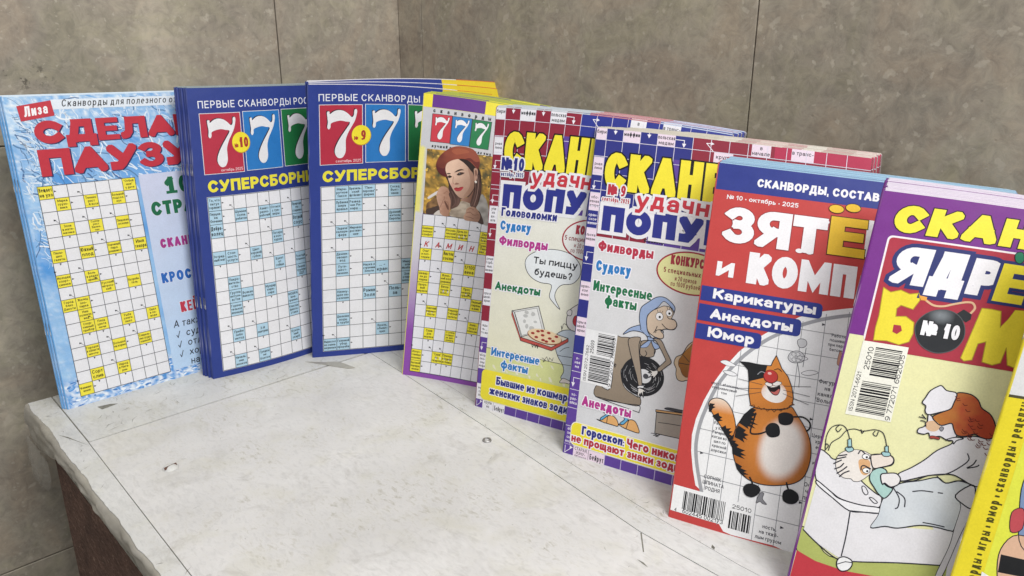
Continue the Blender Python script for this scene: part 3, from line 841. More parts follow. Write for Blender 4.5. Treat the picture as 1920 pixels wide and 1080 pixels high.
for _l in _CART.split('\n'):
    if ':' in _l:
        _n, _v = _l.split(':')
        CART[_n] = [float(x) for x in _v.split()]
# ------------------------------------------------------------------ printed covers (all in millimetres on the sheet)
SEVEN = [(.17, .115), (.225, .11), (.235, .15), (.33, .105), (.44, .085), (.56, .10), (.66, .145), (.75, .205), (.80, .17), (.815, .085), (.86, .07), (.88, .10), (.865, .17), (.82, .27), (.74, .37), (.66, .47), (.605, .58), (.60, .68), (.595, .79), (.54, .875), (.47, .90), (.40, .885), (.345, .82), (.345, .74), (.40, .64), (.50, .52), (.62, .40), (.705, .30), (.60, .278), (.48, .262), (.34, .28), (.255, .31), (.245, .37), (.205, .405), (.17, .37), (.185, .29), (.175, .2)]


def seven(a, u0, d0, u1, d1, bg, z, edge='d9d9df', ew=.6):
    a.rect(u0 - ew, d0 - ew, u1 + ew, d1 + ew, edge, z)
    a.rect(u0, d0, u1, d1, bg, z + 1)
    w, h = u1 - u0, d1 - d0
    p = [(u0 + x * w, d0 + y * h) for x, y in SEVEN]
    sh = [(x - .02 * w, y - .012 * h) for x, y in p]
    a.shape(sh, '2c2430', z + 2, smooth=True)
    a.shape(p, 'e4e3e6', z + 3, smooth=True)


def C(name):
    v = CART[name]
    return [(v[i], v[i + 1]) for i in range(0, len(v), 2)]


def cover_pause(sh):
    a = Art(sh)
    a.part('cover')
    W, H = a.W, a.H
    cb, cl, cw, cd = lin('3f8fd8'), lin('a9cfee'), lin('e8eff6'), lin('2f6fb8')

    def bg(u, d):
        n1 = noise.noise((u * .035, d * .022, 3.0)) + .5 * noise.noise((u * .09, d * .07, 1.0))
        n2 = noise.noise((u * .22, d * .3, 7.0)) + .6 * noise.noise((u * .5, d * .6, 2.0))
        if d > 268:
            t = min(1, max(0, .5 + n2 * 1.1 + (d - 290) * .004))
            e = min(1, (d - 268) / 8)
            return mixc(mixc(cb, cl, min(1, max(0, .55 + n1))), mixc(cb, cw, t), e)
        f = max(0, 1 - d / 85) * .75 + max(0, 1 - u / 26) * .35
        base = mixc(cb, cl, min(1, max(0, .35 + .5 * n1 + d / 900)))
        return mixc(base, mixc(cl, cw, min(1, max(0, .3 + n2))), min(1, max(0, f * (.75 + n2 * .9) + n1 * .25)))
    a.rect(0, 0, W, H, '000000', 0, fn=bg, grid=2.0)
    a.part('cover_picture')
    rr = random.Random(4)
    for i in range(620):                                           # hoar frost twigs and needles
        if i % 3: u, d = rr.uniform(2, W), rr.uniform(1, 82)
        else: u, d = rr.uniform(1, 24), rr.uniform(10, 150)
        an = rr.uniform(.2, 1.5)
        p = [(u, d)]
        for k in range(4):
            an += rr.uniform(-.5, .5)
            u += math.cos(an) * rr.uniform(2, 5); d += math.sin(an) * rr.uniform(2, 5)
            p.append((u, d))
        a.line(p, rr.choice([.3, .5, .8, 1.3]), rr.choice(['dfe9f4', 'c3d9ee', 'eef3f8', 'd8e6f4', '8fbbe4', '5a86b4', '4a6c9c']), 1 + (i % 9) * .12, smooth=True)
    for i in range(300):                                           # snow crust along the bottom
        u, d = rr.uniform(1, W), rr.uniform(274, 299)
        a.ell(u, d, rr.uniform(1, 3.6), rr.uniform(.4, 1.1), rr.choice(['f0f4f8', 'e4edf6', '4f93d8', '7db0e4', '3579c4']), 1 + (i % 9) * .12, n=9, rot=rr.uniform(-25, 25))
    a.part('title_lettering')
    a.poly([(38, 3.6), (W, 3.6), (W, 12.8), (38, 12.8)], 'dfe7f0', 3)
    a.text('Сканворды для полезного отдыха', 46.5, 10.4, 6.6, '24242c', 5, wt=.12, it=.22, wx=.82, track=.2, fit=126)
    a.poly([(9.8, 8.5), (38.3, 4.2), (39.3, 18.3), (11, 22.4)], 'c2303f', 5)
    a.text('Лиза', 14.5, 18.6, 9.2, 'f2eff2', 7, wt=.2, it=.2, rot=8, fit=20)
    for dx, colr, z in ((1.1, '23305e', 5), (0, 'bf2a3c', 6.4)):
        a.text('СДЕЛАЙ', 19.6 + dx, 44 + dx * .7, 21.5, colr, z, wt=.34, fit=153, track=.05)
        a.text('ПАУЗУ', 18.7 + dx, 74 + dx * .7, 25, colr, z, wt=.34, fit=142, track=.05)
    a.part('crossword_grid')
    cells = {(0, 0): 'Вещает|на ухо', (0, 6): '"Отбой|мне"|у дитя', (1, 1): 'Марка|грузо-|вика', (1, 3): 'Теннис|рист|... Агасси', (1, 5): 'Большой|подсол-|нух', (3, 1): 'Зона|в мате-|матике', (3, 3): 'Сцена-|рист|Вален-|тин', (3, 5): 'Пищевая|основа',
             (5, 0): 'Паны-|шко|газеты', (5, 2): 'Южный|плод', (5, 4): 'Скромный|парл.|романист', (5, 6): 'Имя|тенора', (7, 0): 'Молодая|спорт-|сменка', (7, 2): 'Боль|в рядах|армии', (8, 3): 'Русский|матросс-|кий', (8, 5): 'Потреби-|тель', (9, 0): 'Город|близ|Дакоты', (9, 1): 'Жилец|зоо-|парка',
             (10, 1): 'Наш|солнечн.|вид', (11, 1): 'Спор-|тивный|прибор', (11, 2): 'Плод|цвета|ночи', (11, 4): 'Рыба|семги|люкс', (11, 6): 'Овал|в по-|воде', (13, 1): 'Городок|в области|мечты', (13, 3): 'Большая|на корме', (13, 5): 'Спираль-|ная груда|камней', (15, 1): 'Сорт|слив', (15, 3): 'Народ|в Нига-|рии', (16, 0): 'Фламинг-|иния'}
    grid_text(a, 12.6, 83, 12.42, 12.2, 7, 17, cells, 'efe13a', 4, h=2.4, lw=.5)
    a.part('headline_lettering')
    a.rect(103.5, 81, W, 290, '000000', 3, fn=lambda u, d: mixc(lin('c9cfe6'), lin('b7d2ee'), min(1, max(0, (d - 90) / 190 + .12 * noise.noise((u * .06, d * .05, 2))))), grid=6)
    a.text('1', 127.5, 103.4, 17.5, '1d6a48', 6, wt=.3, borders=((.6, 'cfd8e6'),), fit=10)
    a.rect(128, 100.6, 139.4, 103.4, '1d6a48', 6.5)
    a.text('00', 142, 103.4, 17.5, '1d6a48', 6, wt=.3, borders=((.6, 'cfd8e6'),))
    a.text('СТРАНИЦ', 110, 124.5, 14.5, '1d6a48', 6, wt=.27, borders=((.6, 'd5dcea'),), track=.1, fit=80)
    a.text('СКАНВОРДЫ', 112.6, 159, 10, 'a53387', 6, wt=.26, fit=66, borders=((.5, 'd5dcea'),))
    a.text('КРОССВОРДЫ', 107.7, 195.6, 11, '2465b8', 6, wt=.26, fit=82, borders=((.5, 'e3e6f2'),))
    a.text('КЕЙВОРДЫ', 121.6, 230.2, 11.4, 'c03048', 6, wt=.26, fit=58, borders=((.5, 'e3e6f2'),))
    a.text('А также', 111, 245, 7.6, '2a2a33', 6, wt=.12, it=.15)
    for t, d in (('судоку', 257), ('отличное', 268), ('хорошее', 278.6), ('настроение', 289)):
        a.text(t, 122.5, d - .6, 7.6, '2a2a33', 6, wt=.12, it=.1)
        if d < 285: a.text('✓', 112.2, d - .3, 7.2, '2a2a33', 6, wt=.1)
    return a, '5f9fd8', '8fbde2', dict(t=2.4)


SUP_A = {(0, 0): 'То, что|петух|горланит', (1, 0): 'Перцов-|ка|Океании', (2, 0): 'Добро-|волец', (1, 2): 'Шумная|толпа|ребятни', (1, 4): 'Азиат-|разно-|рабочий', (1, 5): 'Оттиск|с гра-|вюры', (1, 7): 'Природа|по|старинке', (3, 5): 'Потери|в кон-|куров', (2, 7): 'Острый|соус', (4, 0): 'Эстрад-|ный маг', (4, 1): 'Стои-|мость|услуги', (4, 3): 'Цвет|коровой|губки', (5, 5): 'Букет|от|гейши', (5, 7): 'Толстый|блинок', (6, 7): 'Лидер|группы|ДДТ', (6, 1): 'Покро-|витель-|ство', (7, 1): 'Группа|энтузи-|астов', (7, 2): 'Всякая|ёмкость', (8, 1): 'Горячи-|тельное|японцев', (7, 4): 'Мундир|кира-|сира', (8, 6): 'МОШКА|(ана-|грамма)', (9, 6): 'Классик|фанта-|стики', (10, 1): 'Приём|либо|метод', (10, 3): '2-й|завтрак', (11, 6): 'Кухон-|ный|скарб', (12, 1): 'Началь-|ник|иноков', (12, 3): 'Грядки|не|боится', (9, 9): 'Порода', (3, 9): 'Овощ', (6, 10): 'Дачный|сорт'}
SUP_B = {(0, 1): 'Марш-|рутное|такси', (0, 2): 'Бразиль-|ский|футболист', (0, 3): '"Пам-|персная"|фирма', (0, 5): 'Сосед|Вьет-|нама', (1, 1): 'Лубяная|мера|вранья', (1, 2): 'Развед-|чик Ри-|кард ...', (1, 7): 'Вид|спорта', (2, 5): 'Древний|житель|Европы', (3, 1): '"Задача"|калори-|фера', (3, 2): 'Мировое|достиже-|ние', (5, 1): 'Дачник-|овоще-|вод', (6, 1): 'Путе-|шест-|венник', (6, 3): 'Наука о|строении|Земли', (6, 4): '... -|кран', (6, 6): 'Машук|или|Монблан', (7, 6): 'Злая|стару-|шенция', (8, 1): 'Неиму-|щее на-|селение', (8, 3): 'Роман|Золя', (8, 5): 'Поль-|за', (10, 1): 'Давление|воды|в трубе', (11, 4): 'Враль,|обман-|щик', (12, 0): 'Вырастет|из сына-|нервных', (12, 1): 'Головной|убор|прораба', (2, 7): 'Мера', (9, 8): 'Река'}
G['('] = (.2, [arc(1.2, .45, 1.1, .6, 125, 235)])
G[')'] = (.2, [arc(-.2, .45, 1.1, .6, 55, -55)])


def cover_super(sh, no, month, sx, cells, ydy, tint):
    a = Art(sh)
    a.sx = sx
    W, H = a.W / sx, a.H
    a.part('cover').rect(0, 0, W, H, tint, 0)
    if no == '9':                                                  # bright flash down the upper right corner
        a.poly([(136, 0), (W, 0), (W, 11), (137, 11)], 'e3c81f', .9)
    a.part('title_lettering')
    a.text('ПЕРВЫЕ СКАНВОРДЫ РОССИИ', 9.2, 20.3 + ydy, 7.4, 'e6e8f0', 2, wt=.13, fit=144, track=.2)
    seven(a, 10, 26 + ydy * 1.5, 50.6, 87.3 + ydy, 'b3263f', 1)
    seven(a, 54.2, 25.4 + ydy * 1.5, 94.6, 86.6 + ydy, '1b74bd', 1)
    seven(a, 98.2, 25 + ydy * 1.5, 139, 86.2 + ydy, '1f7440', 1)
    a.text(month + ' 2025', 49.3, 85.6 + ydy, 3, 'e8c9d0', 3, wt=.13, an='r')
    a.text('СУПЕРСБОРНИК', 11.8, 106.4 + ydy, 12.4, 'e9dd33', 2, wt=.25, fit=133, track=.1)
    a.part('issue_badge')
    a.ell(49.8, 57 + ydy, 9.7, 11, 'c79a20', 5)
    a.ell(49.6, 56.6 + ydy, 9.3, 10.6, 'eedc22', 6)
    a.text('№', 42.6, 62 + ydy, 4.2, 'a8322c', 7, wt=.2, wx=.8)
    a.text(no, 48 if len(no) > 1 else 49.5, 62 + ydy, 10.5, 'a8322c', 7, wt=.24, wx=.78)
    a.part('crossword_grid')
    a.rect(9.6, 110.9 + ydy, W - 8, 298.4, 'd8d8dc', 1)
    nc = int((W - 18) / 12.8)
    grid_text(a, 10.2, 111.5 + ydy, (W - 18.8) / nc, (297.8 - 111.5 - ydy) / 13, nc, 13, cells, 'aecfe2', 2, h=2.75, lw=.5)
    return a, '2a3c84', '38519e', dict(t=3.0)


def cover_beret(sh):
    a = Art(sh)
    W, H = a.W, a.H
    pu, wh, ye = lin('8a4aa6'), lin('cfcdd3'), lin('e9e27a')

    def bg(u, d):
        e = max(0, 1 - u / 14)
        if d < 128: return mixc(lin('c2c2c6'), lin('e6dc56'), .8 if 56 < d and u < 6.3 else 0)
        return mixc(wh, pu, min(1, max(0, (d - 165) / 90)))
    a.part('cover').rect(0, 0, W, H, '000000', 0, fn=bg, grid=3.2)
    a.rect(0, 0, W, 14, 'e8d92a', 1.5)
    a.rect(8, 0, 57.5, 13.7, '5f2b86', 2.5)
    a.rect(86, 0, W, 13.7, '5f2b86', 2.5)
    a.part('title_lettering')
    u = 10.2
    for i, ch in enumerate('сканворды'):
        a.text(ch, 10.4 + i * 6.55, 19 + i * .12, 4.6, '2c2c30', 2, wt=.22, wx=.85, an='c')
    for i, bgc in enumerate(('c23040', '1c78bd', '1f7a48')):
        x0 = 9.2 + i * 18.9
        seven(a, x0, 20.8 + i * .3, x0 + 18, 50 + i * .7, bgc, 1, edge='3a3a40', ew=.5)
    a.text('лучший отдых', 10.6, 56.2, 3.3, '2c2c30', 2, wt=.22, wx=.9, track=.3)
    a.text('для ума', 68.5, 57.6, 3.3, '2c2c30', 2, wt=.22, wx=.9, track=.3, an='r')
    # the picture: a woman in a dark red beret in an autumn park
    a.part('cover_photo')
    ph = lambda x, y: (6.6 + x * 67.2 + y * 1.2, 58.2 + y * 71.5)
    f_ = lambda P: [ph((X - 950) / 510, (Y - 597) / 563) for X, Y in P]

    def park(u, d):
        n = noise.noise((u * .12, d * .12, 4)) + .6 * noise.noise((u * .33, d * .33, 9))
        return mixc(mixc(lin('6e5a2c'), lin('c99b3a'), min(1, max(0, .5 + n))), lin('4c4a33'), min(1, max(0, .25 - n)))
    a.poly([ph(0, 0), ph(1, 0), ph(1, 1), ph(0, 1)], '0', 1, fn=park, grid=2.2)
    rr = random.Random(8)
    for i in range(150):
        x, y = ph(rr.uniform(0, 1), rr.uniform(0, .95))
        a.ell(x, y, rr.uniform(.5, 1.7), rr.uniform(.5, 1.5), rr.choice(['d9a93e', 'e0b954', '8f6b2a', 'b98530', '5d5230', 'caa04a', '4d4a38']), 1.8 + (i % 9) * .06, n=7)
    P4 = lambda n: C('M4' + n)
    nz = lambda u, d, k=.3, o=0: noise.noise((u * k, d * k, o))
    S_ = lambda n, z, f, g=2.5: a.shape(P4(n), '0', z, fn=f, smooth=True, grid=g)
    cl = lambda t: min(1, max(0, t))
    hairf = lambda u, d: mixc(lin('33231f'), lin('7a5a50'), cl((d - 88) / 50 + .5 * noise.noise((u * .55, d * .06, 2))))
    S_('hair', 2.8, hairf)
    S_('neck', 3.4, lambda u, d: mixc(lin('b98f7a'), lin('7c5646'), cl((u - 45) / 12 + .2)))
    S_('sweater', 4.2, lambda u, d: mixc(lin('c4b5a2'), lin('978776'), cl(.4 + .5 * math.sin(u * 2.4 + d * .3) + nz(u, d))))
    S_('coat', 4.6, lambda u, d: mixc(lin('b3aea8'), lin('8b8681'), cl(.5 + nz(u, d, .2))))
    a.shape(P4('coatd'), '4a3a36', 5.4, smooth=True)

    def skin(u, d):
        t = cl((u - 33) / 26 + .12 * nz(u, d, .25) + max(0, (d - 108) / 60))
        return mixc(mixc(lin('dcb8a0'), lin('c49c86'), cl((d - 80) / 40)), lin('8f6a58'), t * .8)
    S_('face', 5.6, skin, 1.6)
    S_('shade', 6.4, lambda u, d: mixc(lin('b08a74'), lin('8a6553'), cl((u - 46) / 12)), 2)
    S_('cheek', 6.4, lambda u, d: mixc(lin('cf9f8b'), lin('c8988a'), .5))
    S_('hairL', 7, hairf); S_('hairR', 7, hairf)
    for k, cc in (('str1', '8d6d62'), ('str2', '5b4039'), ('str3', '6d4f46'), ('str4', '6d5048'), ('str5', '4a332d')): a.line(P4(k), .8, cc, 7.9, smooth=True)
    a.shape(P4('fore'), '2c1e1b', 7.4, smooth=True)
    a.shape(P4('ear'), 'b58d78', 8, smooth=True); a.shape(P4('earin'), '7d5747', 8.8, smooth=True); a.shape(P4('earring'), 'e6ddd2', 9.4, smooth=True)
    a.shape(P4('browL'), '3a2822', 7.6, smooth=True); a.shape(P4('browR'), '3a2822', 7.6, smooth=True)
    for k in 'LR':
        a.shape(P4('eye' + k), '4a332c', 7.4, smooth=True); a.shape(P4('pup' + k), '1c1413', 8.2, smooth=True)
    a.ell(*[sum(q[i] for q in P4('pupR')) / 4 for i in (0, 1)], .35, .3, 'd8d2cc', 9, n=8)
    a.line(P4('noseS'), .5, 'a37a66', 7.6, smooth=True); a.shape(P4('nosesh'), '94695a', 7.8, smooth=True)
    a.shape(P4('lipU'), '9c2630', 7.6, smooth=True); a.shape(P4('lipD'), 'b3343c', 7.7, smooth=True)
    S_('beret', 9, lambda u, d: mixc(lin('8f4530'), lin('4f1c1c'), cl(.45 + (25 - u) / 40 + (d - 70) / 40 + .5 * nz(u, d, .12, 5))), 2)
    a.shape(P4('berdk'), '5a2024', 9.7, smooth=True); a.shape(P4('berdk2'), '6a2a22', 9.7, smooth=True); a.shape(P4('berlit'), '9e5236', 9.8, smooth=True)
    S_('sleeve', 7, lambda u, d: mixc(lin('9a7448'), lin('5c4430'), cl(.5 + nz(u, d, .3))))
    a.shape(P4('sleeve2'), '4a3a34', 7.8, smooth=True); a.shape(P4('cuffw'), 'cfc6be', 8.2, smooth=True)
    a.shape(P4('pen'), 'd6d0cc', 8.6, smooth=True)
    S_('hand1', 9, lambda u, d: mixc(lin('d2a890'), lin('a87d66'), cl((u - 16) / 14 + .4 * nz(u, d, .4))))
    a.shape(P4('hdark'), '6d4a3c', 9.8, smooth=True)
    for k in ('f1', 'f2', 'f3'): a.line(P4(k), .5, '8f6653', 9.9, smooth=True)
    S_('hand2', 9, lambda u, d: mixc(lin('bf967e'), lin('8e6a58'), cl((u - 50) / 16 + .4 * nz(u, d, .4))))
    for k in ('g1', 'g2', 'g3'): a.line(P4(k), .5, '7d5848', 9.9, smooth=True)
    a.part('crossword_grid')
    cells = {(1, 0): 'Комплект|разных|конфет', (1, 2): 'Косми-|ческий|костюм', (1, 3): 'Цель по-|хода ар-|гонавтов', (1, 5): 'Дере-|вянный|божок', (2, 5): 'Пушкин|"Пико-|вая ..."', (3, 0): 'Очаг|в кот-|тедже', (3, 2): 'Листок|сосны', (4, 4): '1/100|века', (5, 0): 'Шквар-|ки до|жарки', (6, 0): 'Здоро-|вый|верзила', (5, 2): 'Женс-|кий кол|дворника', (6, 2): 'Вятка|после|1934 г.', (6, 4): 'Приз,|медаль,|грамота', (8, 1): 'Азиатский|вариант|лихта', (8, 3): 'Ревизор|Счётной|палаты', (7, 5): 'Первый|парень|в раю', (10, 1): 'Суша|для|моряка', (10, 3): 'Ступень|в карье-|ре дип-|ломата', (9, 5): 'Элек-|трод с|плюсом', (12, 0): 'Искус-|ственное|волокно', (13, 0): 'Бытовой|порядок|жизни', (12, 2): '"Туша"|по-|татарски', (12, 3): 'Помощь|в борьбе|из Холмса', (3, 7): 'Мера', (7, 8): 'Сорт', (11, 7): 'Город'}
    nc = 13
    a.rect(7.6, 127.8, W - 4, 300.4, '6c4a86', 1)
    grid_text(a, 8.2, 128.4, (W - 12.8) / nc, 171.2 / 14, nc, 14, cells, 'ecdf2c', 2, h=2.5, lw=.45, paper='e4e4ea')
    for i, ch in enumerate('КАМИН'):
        a.text(ch, 13.8 + i * 11.9, 163.2, 6, 'b83034', 5.5, wt=.17, it=.25, an='c')
    return a, 'e0d63a', '8a4aa6', dict(t=2.5)


def cover_parrot(sh, no):
    """the two issues of one magazine: dark red border (10) and navy border (9)"""
    a = Art(sh)
    red, nav, pur, pink = '861f36', '28307f', '5c3f96', 'e6d3e2'
    if no == '10':
        a.sx, A1, A2, pale = .853, '8c2338', '29338c', 'e4e2e8'
    else:
        A1, A2, pale = '2a2f80', '8c2338', 'e5d2e1'
    W, H = a.W / a.sx, a.H
    P = 15.0
    a.part('cover').rect(0, 0, W, H, 'd0d0d2' if no == '9' else 'dcdad0', 0)
    a.rect(0, 0, W, 10.3, A1, 1)
    a.rect(0, 10.3, W, 97, A1, 1)
    a.rect(84.2, 0, W, 54, A2, 1.8)
    if no == '9': a.rect(84.2, 0, 132, 21, A2, 2.4); a.rect(150, 0, W, 10, 'b0244a', 2.6)
    a.rect(69.4, 21, 84.2, 47, pur, 2.6)
    a.rect(54, 80, W, 97, pur, 2)
    a.rect(9.4, 80, 54, 97, '8c2338', 2.6)
    # left column
    colw = [('n', A1), ('t', 'рная|лина'), ('a', A1), ('t', 'обо-|евная|атира'), ('w', 'орян-|ское|вание'), ('t', 'льска|мадам'), ('a', A1), ('n', A1), ('t', 'орян-|кое|ание'), ('n', A1), ('t', 'оры в|швей-|арии'), ('n', A1), ('w2', 'е-|ная|ма'), ('a', pur), ('w2', 'хо-|раз-|айка'), ('n', pur), ('w2', 'або|око|оны|инфе'), ('a', pur)]
    if no == '10':
        colw = [('n', A1), ('t', 'рная|лина'), ('a', A1), ('n', A1), ('a', A1), ('t', 'упа|из|ах-|ала'), ('a', A1), ('n', A1), ('t', 'ремя|торб-|ных|веяни'), ('n', A1), ('t', 'оры в|швей-|арии'), ('n', A1), ('t', 'жды|нь ...|то жи'), ('a', pur), ('t', 'абор|око-|оны|инфе'), ('n', pur), ('t', 'ени|сь|во'), ('a', pur)]
    d = 10.3
    for k, (ty, v) in enumerate(colw):
        h_ = (281.6 - 10.3) / 17 if k < 17 else 20
        bgc = v if ty in 'na' else (pale if ty == 't' else (A1 if ty == 'w' else pur))
        a.rect(0, d, 9.3, d + h_, bgc, 3)
        if ty == 'a':
            a.line([(8.4, d + h_ * .35), (2.6, d + h_ * .35), (2.6, d + h_ * .7)], .5, 'e8e4ec', 4)
            a.poly([(.9, d + h_ * .62), (4.3, d + h_ * .62), (2.6, d + h_ * .86)], 'e8e4ec', 4.4)
        elif ty in ('t', 'w', 'w2'):
            a.lines(v.split('|'), 4.6, d + h_ / 2, 2.7, '2a2a30' if ty == 't' else 'e6e2ec', 4, maxw=8.2, wt=.13)
        d += h_
    # top row of cells
    for x0, x1, t in ((0, 9.3, 'бири'), (24.4, 39.3, 'маффин'), (54.1, 69.5, 'польская|мадам'), (102.5, 118, 'крупа'), (132, 147, 'в|начале'), (163, 180, 'в транс-')):
        if x0 == 102.5: a.rect(x0, 10.3, x1, 21, pale, 3); a.lines([t], (x0 + x1) / 2, 14.5, 3.6, '26262c', 4, maxw=12)
        else:
            a.rect(x0, 0, x1, 10.3, pale, 3)
            a.lines(t.split('|'), (x0 + x1) / 2, 5.2 if '|' in t else 3.4, 3.5, '26262c', 4, maxw=x1 - x0 - 1, wt=.2 if t == 'маффин' else .13)
    for x in (17, 46.7):
        a.line([(x, 0), (x, 3)], .5, 'ece8f0', 3.4); a.poly([(x - 1.7, 1.4), (x + 1.7, 1.4), (x, 4.8)], 'ece8f0', 3.8)
    a.line([(69.6, 3.4), (77, 3.4), (77, 7)], .6, 'ece8f0', 3.4); a.poly([(75.3, 6.2), (78.7, 6.2), (77, 9.8)], 'ece8f0', 3.8)
    a.line([(101.5, 10), (95.5, 3.6), (99.5, 3.6)], .6, 'ece8f0', 3.4); a.poly([(98.8, 2), (102, 3.6), (98.8, 5.2)], 'ece8f0', 3.8)
    # thin white grid lines of the border
    for i in range(14):
        x = 9.3 + i * P
        a.rect(x - .25, 0, x + .25, 97 if i else H, 'd8d2e2', 4.2)
    for y in (10.3, 25.3, 40.3, 55.3, 70.3, 85.3):
        a.rect(0, y - .25, W, y + .25, 'd8d2e2', 4.6)
    for k in range(18):
        y = 10.3 + k * (281.6 - 10.3) / 17
        a.rect(0, y - .25, 9.3, y + .25, 'd8d2e2', 4.9)
    if no == '9':
        a.text('казино', 52.6, 95.6, 4.4, '26262c', 6, wt=.16, fit=17)
    # pale field of the cover
    def field(u, d):
        n = .05 * noise.noise((u * .03, d * .03, 1))
        if no == '10': return mixc(lin('e0dfd6'), lin('e3dfb6'), min(1, max(0, (d - 100) / 260 + n)))
        return mixc(lin('d6d6d8'), lin('cfd0d4'), min(1, max(0, (d - 100) / 200 + n)))
    a.rect(9.5, 96.6 if no == '9' else 90.5, W, 281.6, '0', 5.6, fn=field, grid=12)
    # bottom row
    a.rect(0, 281.6, W, H, pur, 5.6)
    a.rect(9.5, 281.6, 39, H, pale if no == '9' else 'e6e4ea', 6.4)
    if no == '9': a.lines(['СТАРАЯ,', 'ИЗНУ-', 'РЕННАЯ'], 16.8, 286.8, 2.5, '26262c', 7, maxw=13)
    else: a.lines(['крупа', 'из', 'грет'], 16.8, 287, 3, '26262c', 7, maxw=11)
    a.text('Бейрут', 25.5, 288.9, 4.8, '26262c', 7, wt=.13, fit=13)
    a.rect(23.9, 281.6, 24.2, H, '26262c', 7)
    for i in range(2, 14):
        a.rect(9.3 + i * P - .25, 281.6, 9.3 + i * P + .25, H, 'c8c0dc', 7.2)
    a.line([(1.5, 283), (1.5, 289), (8, 283.5)], .5, 'e8e4ec', 6.6)
    a.poly([(6, 282.2), (9, 283.4), (6, 284.8)], 'e8e4ec', 6.8)

    a.part('title_lettering')
    it = .0
    a.text('СКАНВОРДЫ', 11.2, 54, 33.5, 'ecdc27', 8, wt=.26, fit=196, track=.055, borders=((1.3, '17171c'),))
    wb = 'e3e2e6'
    a.text('ПОПУГАЙ', 13.5, 90.6, 22, '2a3187', 11, wt=.36, fit=150, track=.09, borders=((3.3, wb),))
    x = 42
    for i, (ch, w_) in enumerate(zip('удачный', (10.5, 11.5, 10.5, 9.5, 10.5, 13, 10))):
        a.text(ch, x, 66.6 + (i % 2) * -.8, 15, 'c02c3c', 14, wt=.21, fit=w_, borders=((2.2, wb),), it=.05)
        x += w_ + 2.3
    bc = 'b32a3c' if no == '9' else '28307f'
    a.text('№ ' + no if no == '9' else '№' + no, 15.8 if no == '9' else 9.6, 58.6 if no == '9' else 55.8, 9.6 if no == '9' else 11.6, bc, 14, wt=.25, fit=16 if no == '9' else 23.5, borders=((1.2, wb),))
    a.text(('сентябрь' if no == '9' else 'октябрь') + ', 2025', 11.5 if no == '9' else 9.8, 64.4 if no == '9' else 61.4, 4.0, bc, 14, wt=.22, fit=24.5 if no == '9' else 23.5, borders=((.9, wb),))

    a.part('headline_lettering')
    w2 = 'eceaf0'

    def hl(t, u, d, h, c, fit, z=9):
        a.text(t, u, d, h, c, z, wt=.25, fit=fit, track=.07, borders=((.9, w2),))
    if no == '9':
        hl('Филворды', 12.5, 108.9, 9.2, 'b22a44', 49.5)
        hl('Судоку', 12.5, 126.6, 9.4, '2478bd', 31.5)
        hl('Интересные', 12, 144.3, 9, '1f7048', 53)
        hl('факты', 23.8, 155.2, 9, '1f7048', 28.8)
        hl('Анекдоты', 13, 245.2, 8.6, 'b03288', 45.5, 13)
        a.ell(95.5, 116, 29.8, 18.3, 'a02a3c', 7.4, n=48)
        a.ell(95.5, 116, 28.4, 17.0, 'dedc9c', 8.2, n=48)
        a.text('КОНКУРС!', 77.3, 110.7, 8.2, 'a02a3c', 9.4, wt=.26, fit=29, track=.06)
        a.text('5 специальных призов', 72.2, 118.2, 4.4, '8a2a34', 9.4, wt=.15, fit=47)
        a.text('и 20 призов', 82.4, 124, 4.0, '8a2a34', 9.4, wt=.11, fit=18)
        a.text('по 1000 рублей', 79.4, 128.8, 4.0, '8a2a34', 9.4, wt=.11, fit=24.5)
    else:
        s_ = 1 / .853
        hl('Головоломки', 13.6, 98.4, 8.2, '28307f', 60, 13)
        hl('Судоку', 13.6, 111.4, 8.8, '2478bd', 33.5)
        hl('Филворды', 13.6, 126, 9, 'b03288', 54)
        hl('Анекдоты', 13.4, 169.2, 8.2, '1f7048', 52.5)
        hl('Интересные', 15.5, 234.2, 8.2, '2478bd', 60, 11)
        hl('факты', 29, 245, 8.2, '2478bd', 34, 11)
        a.ell(114, 112, 32.5, 19.5, 'a02a3c', 7.4, n=48)
        a.ell(114, 112, 31, 18.2, 'dfdedb', 8.2, n=48)
        a.text('КОНКУРС!', 95, 107.6, 8.4, 'a02a3c', 9.4, wt=.26, fit=34, track=.06)
        a.text('5 специальных призов', 84.5, 114, 4.5, '8a2a34', 9.4, wt=.15, fit=56)
        a.text('и 20 призов', 95.5, 119.8, 4.2, '8a2a34', 9.4, wt=.11, fit=22)
        a.text('по 1000 рублей', 92.5, 124.8, 4.2, '8a2a34', 9.4, wt=.11, fit=30)
    if no == '9':
        a.rrect(5.2, 260.6, W - 5, 281, 5, 'f0ecd8', 8); a.rrect(5.8, 261.2, W - 5.6, 280.4, 5, 'e9da2b', 8.8)
        a.text('Гороскоп:', 15.8, 269.8, 7.4, '2a2f80', 10.6, wt=.25, fit=39.5, track=.06, borders=((.8, w2),))
        a.text('Чего никогда', 57.6, 269.8, 7.4, 'b02a3c', 10.6, wt=.25, fit=56, track=.06, borders=((.8, w2),))
        a.text('не прощают знаки зодиака', 6.6, 278, 7.0, 'b02a3c', 10.6, wt=.25, fit=112, track=.06, borders=((.8, w2),))
    else:
        a.rrect(5.6, 249.8, W - 5, 280.6, 5, 'e9da2b', 8.8)
        a.text('Бывшие из кошмаров:', 25.2, 262.4, 8, '28307f', 10.6, wt=.25, fit=102, track=.06, borders=((.9, w2),))
        a.text('женских знаков зодиака', 17.6, 273.6, 8, '28307f', 10.6, wt=.25, fit=115, track=.06, borders=((.9, w2),))
    a.part('cartoon')
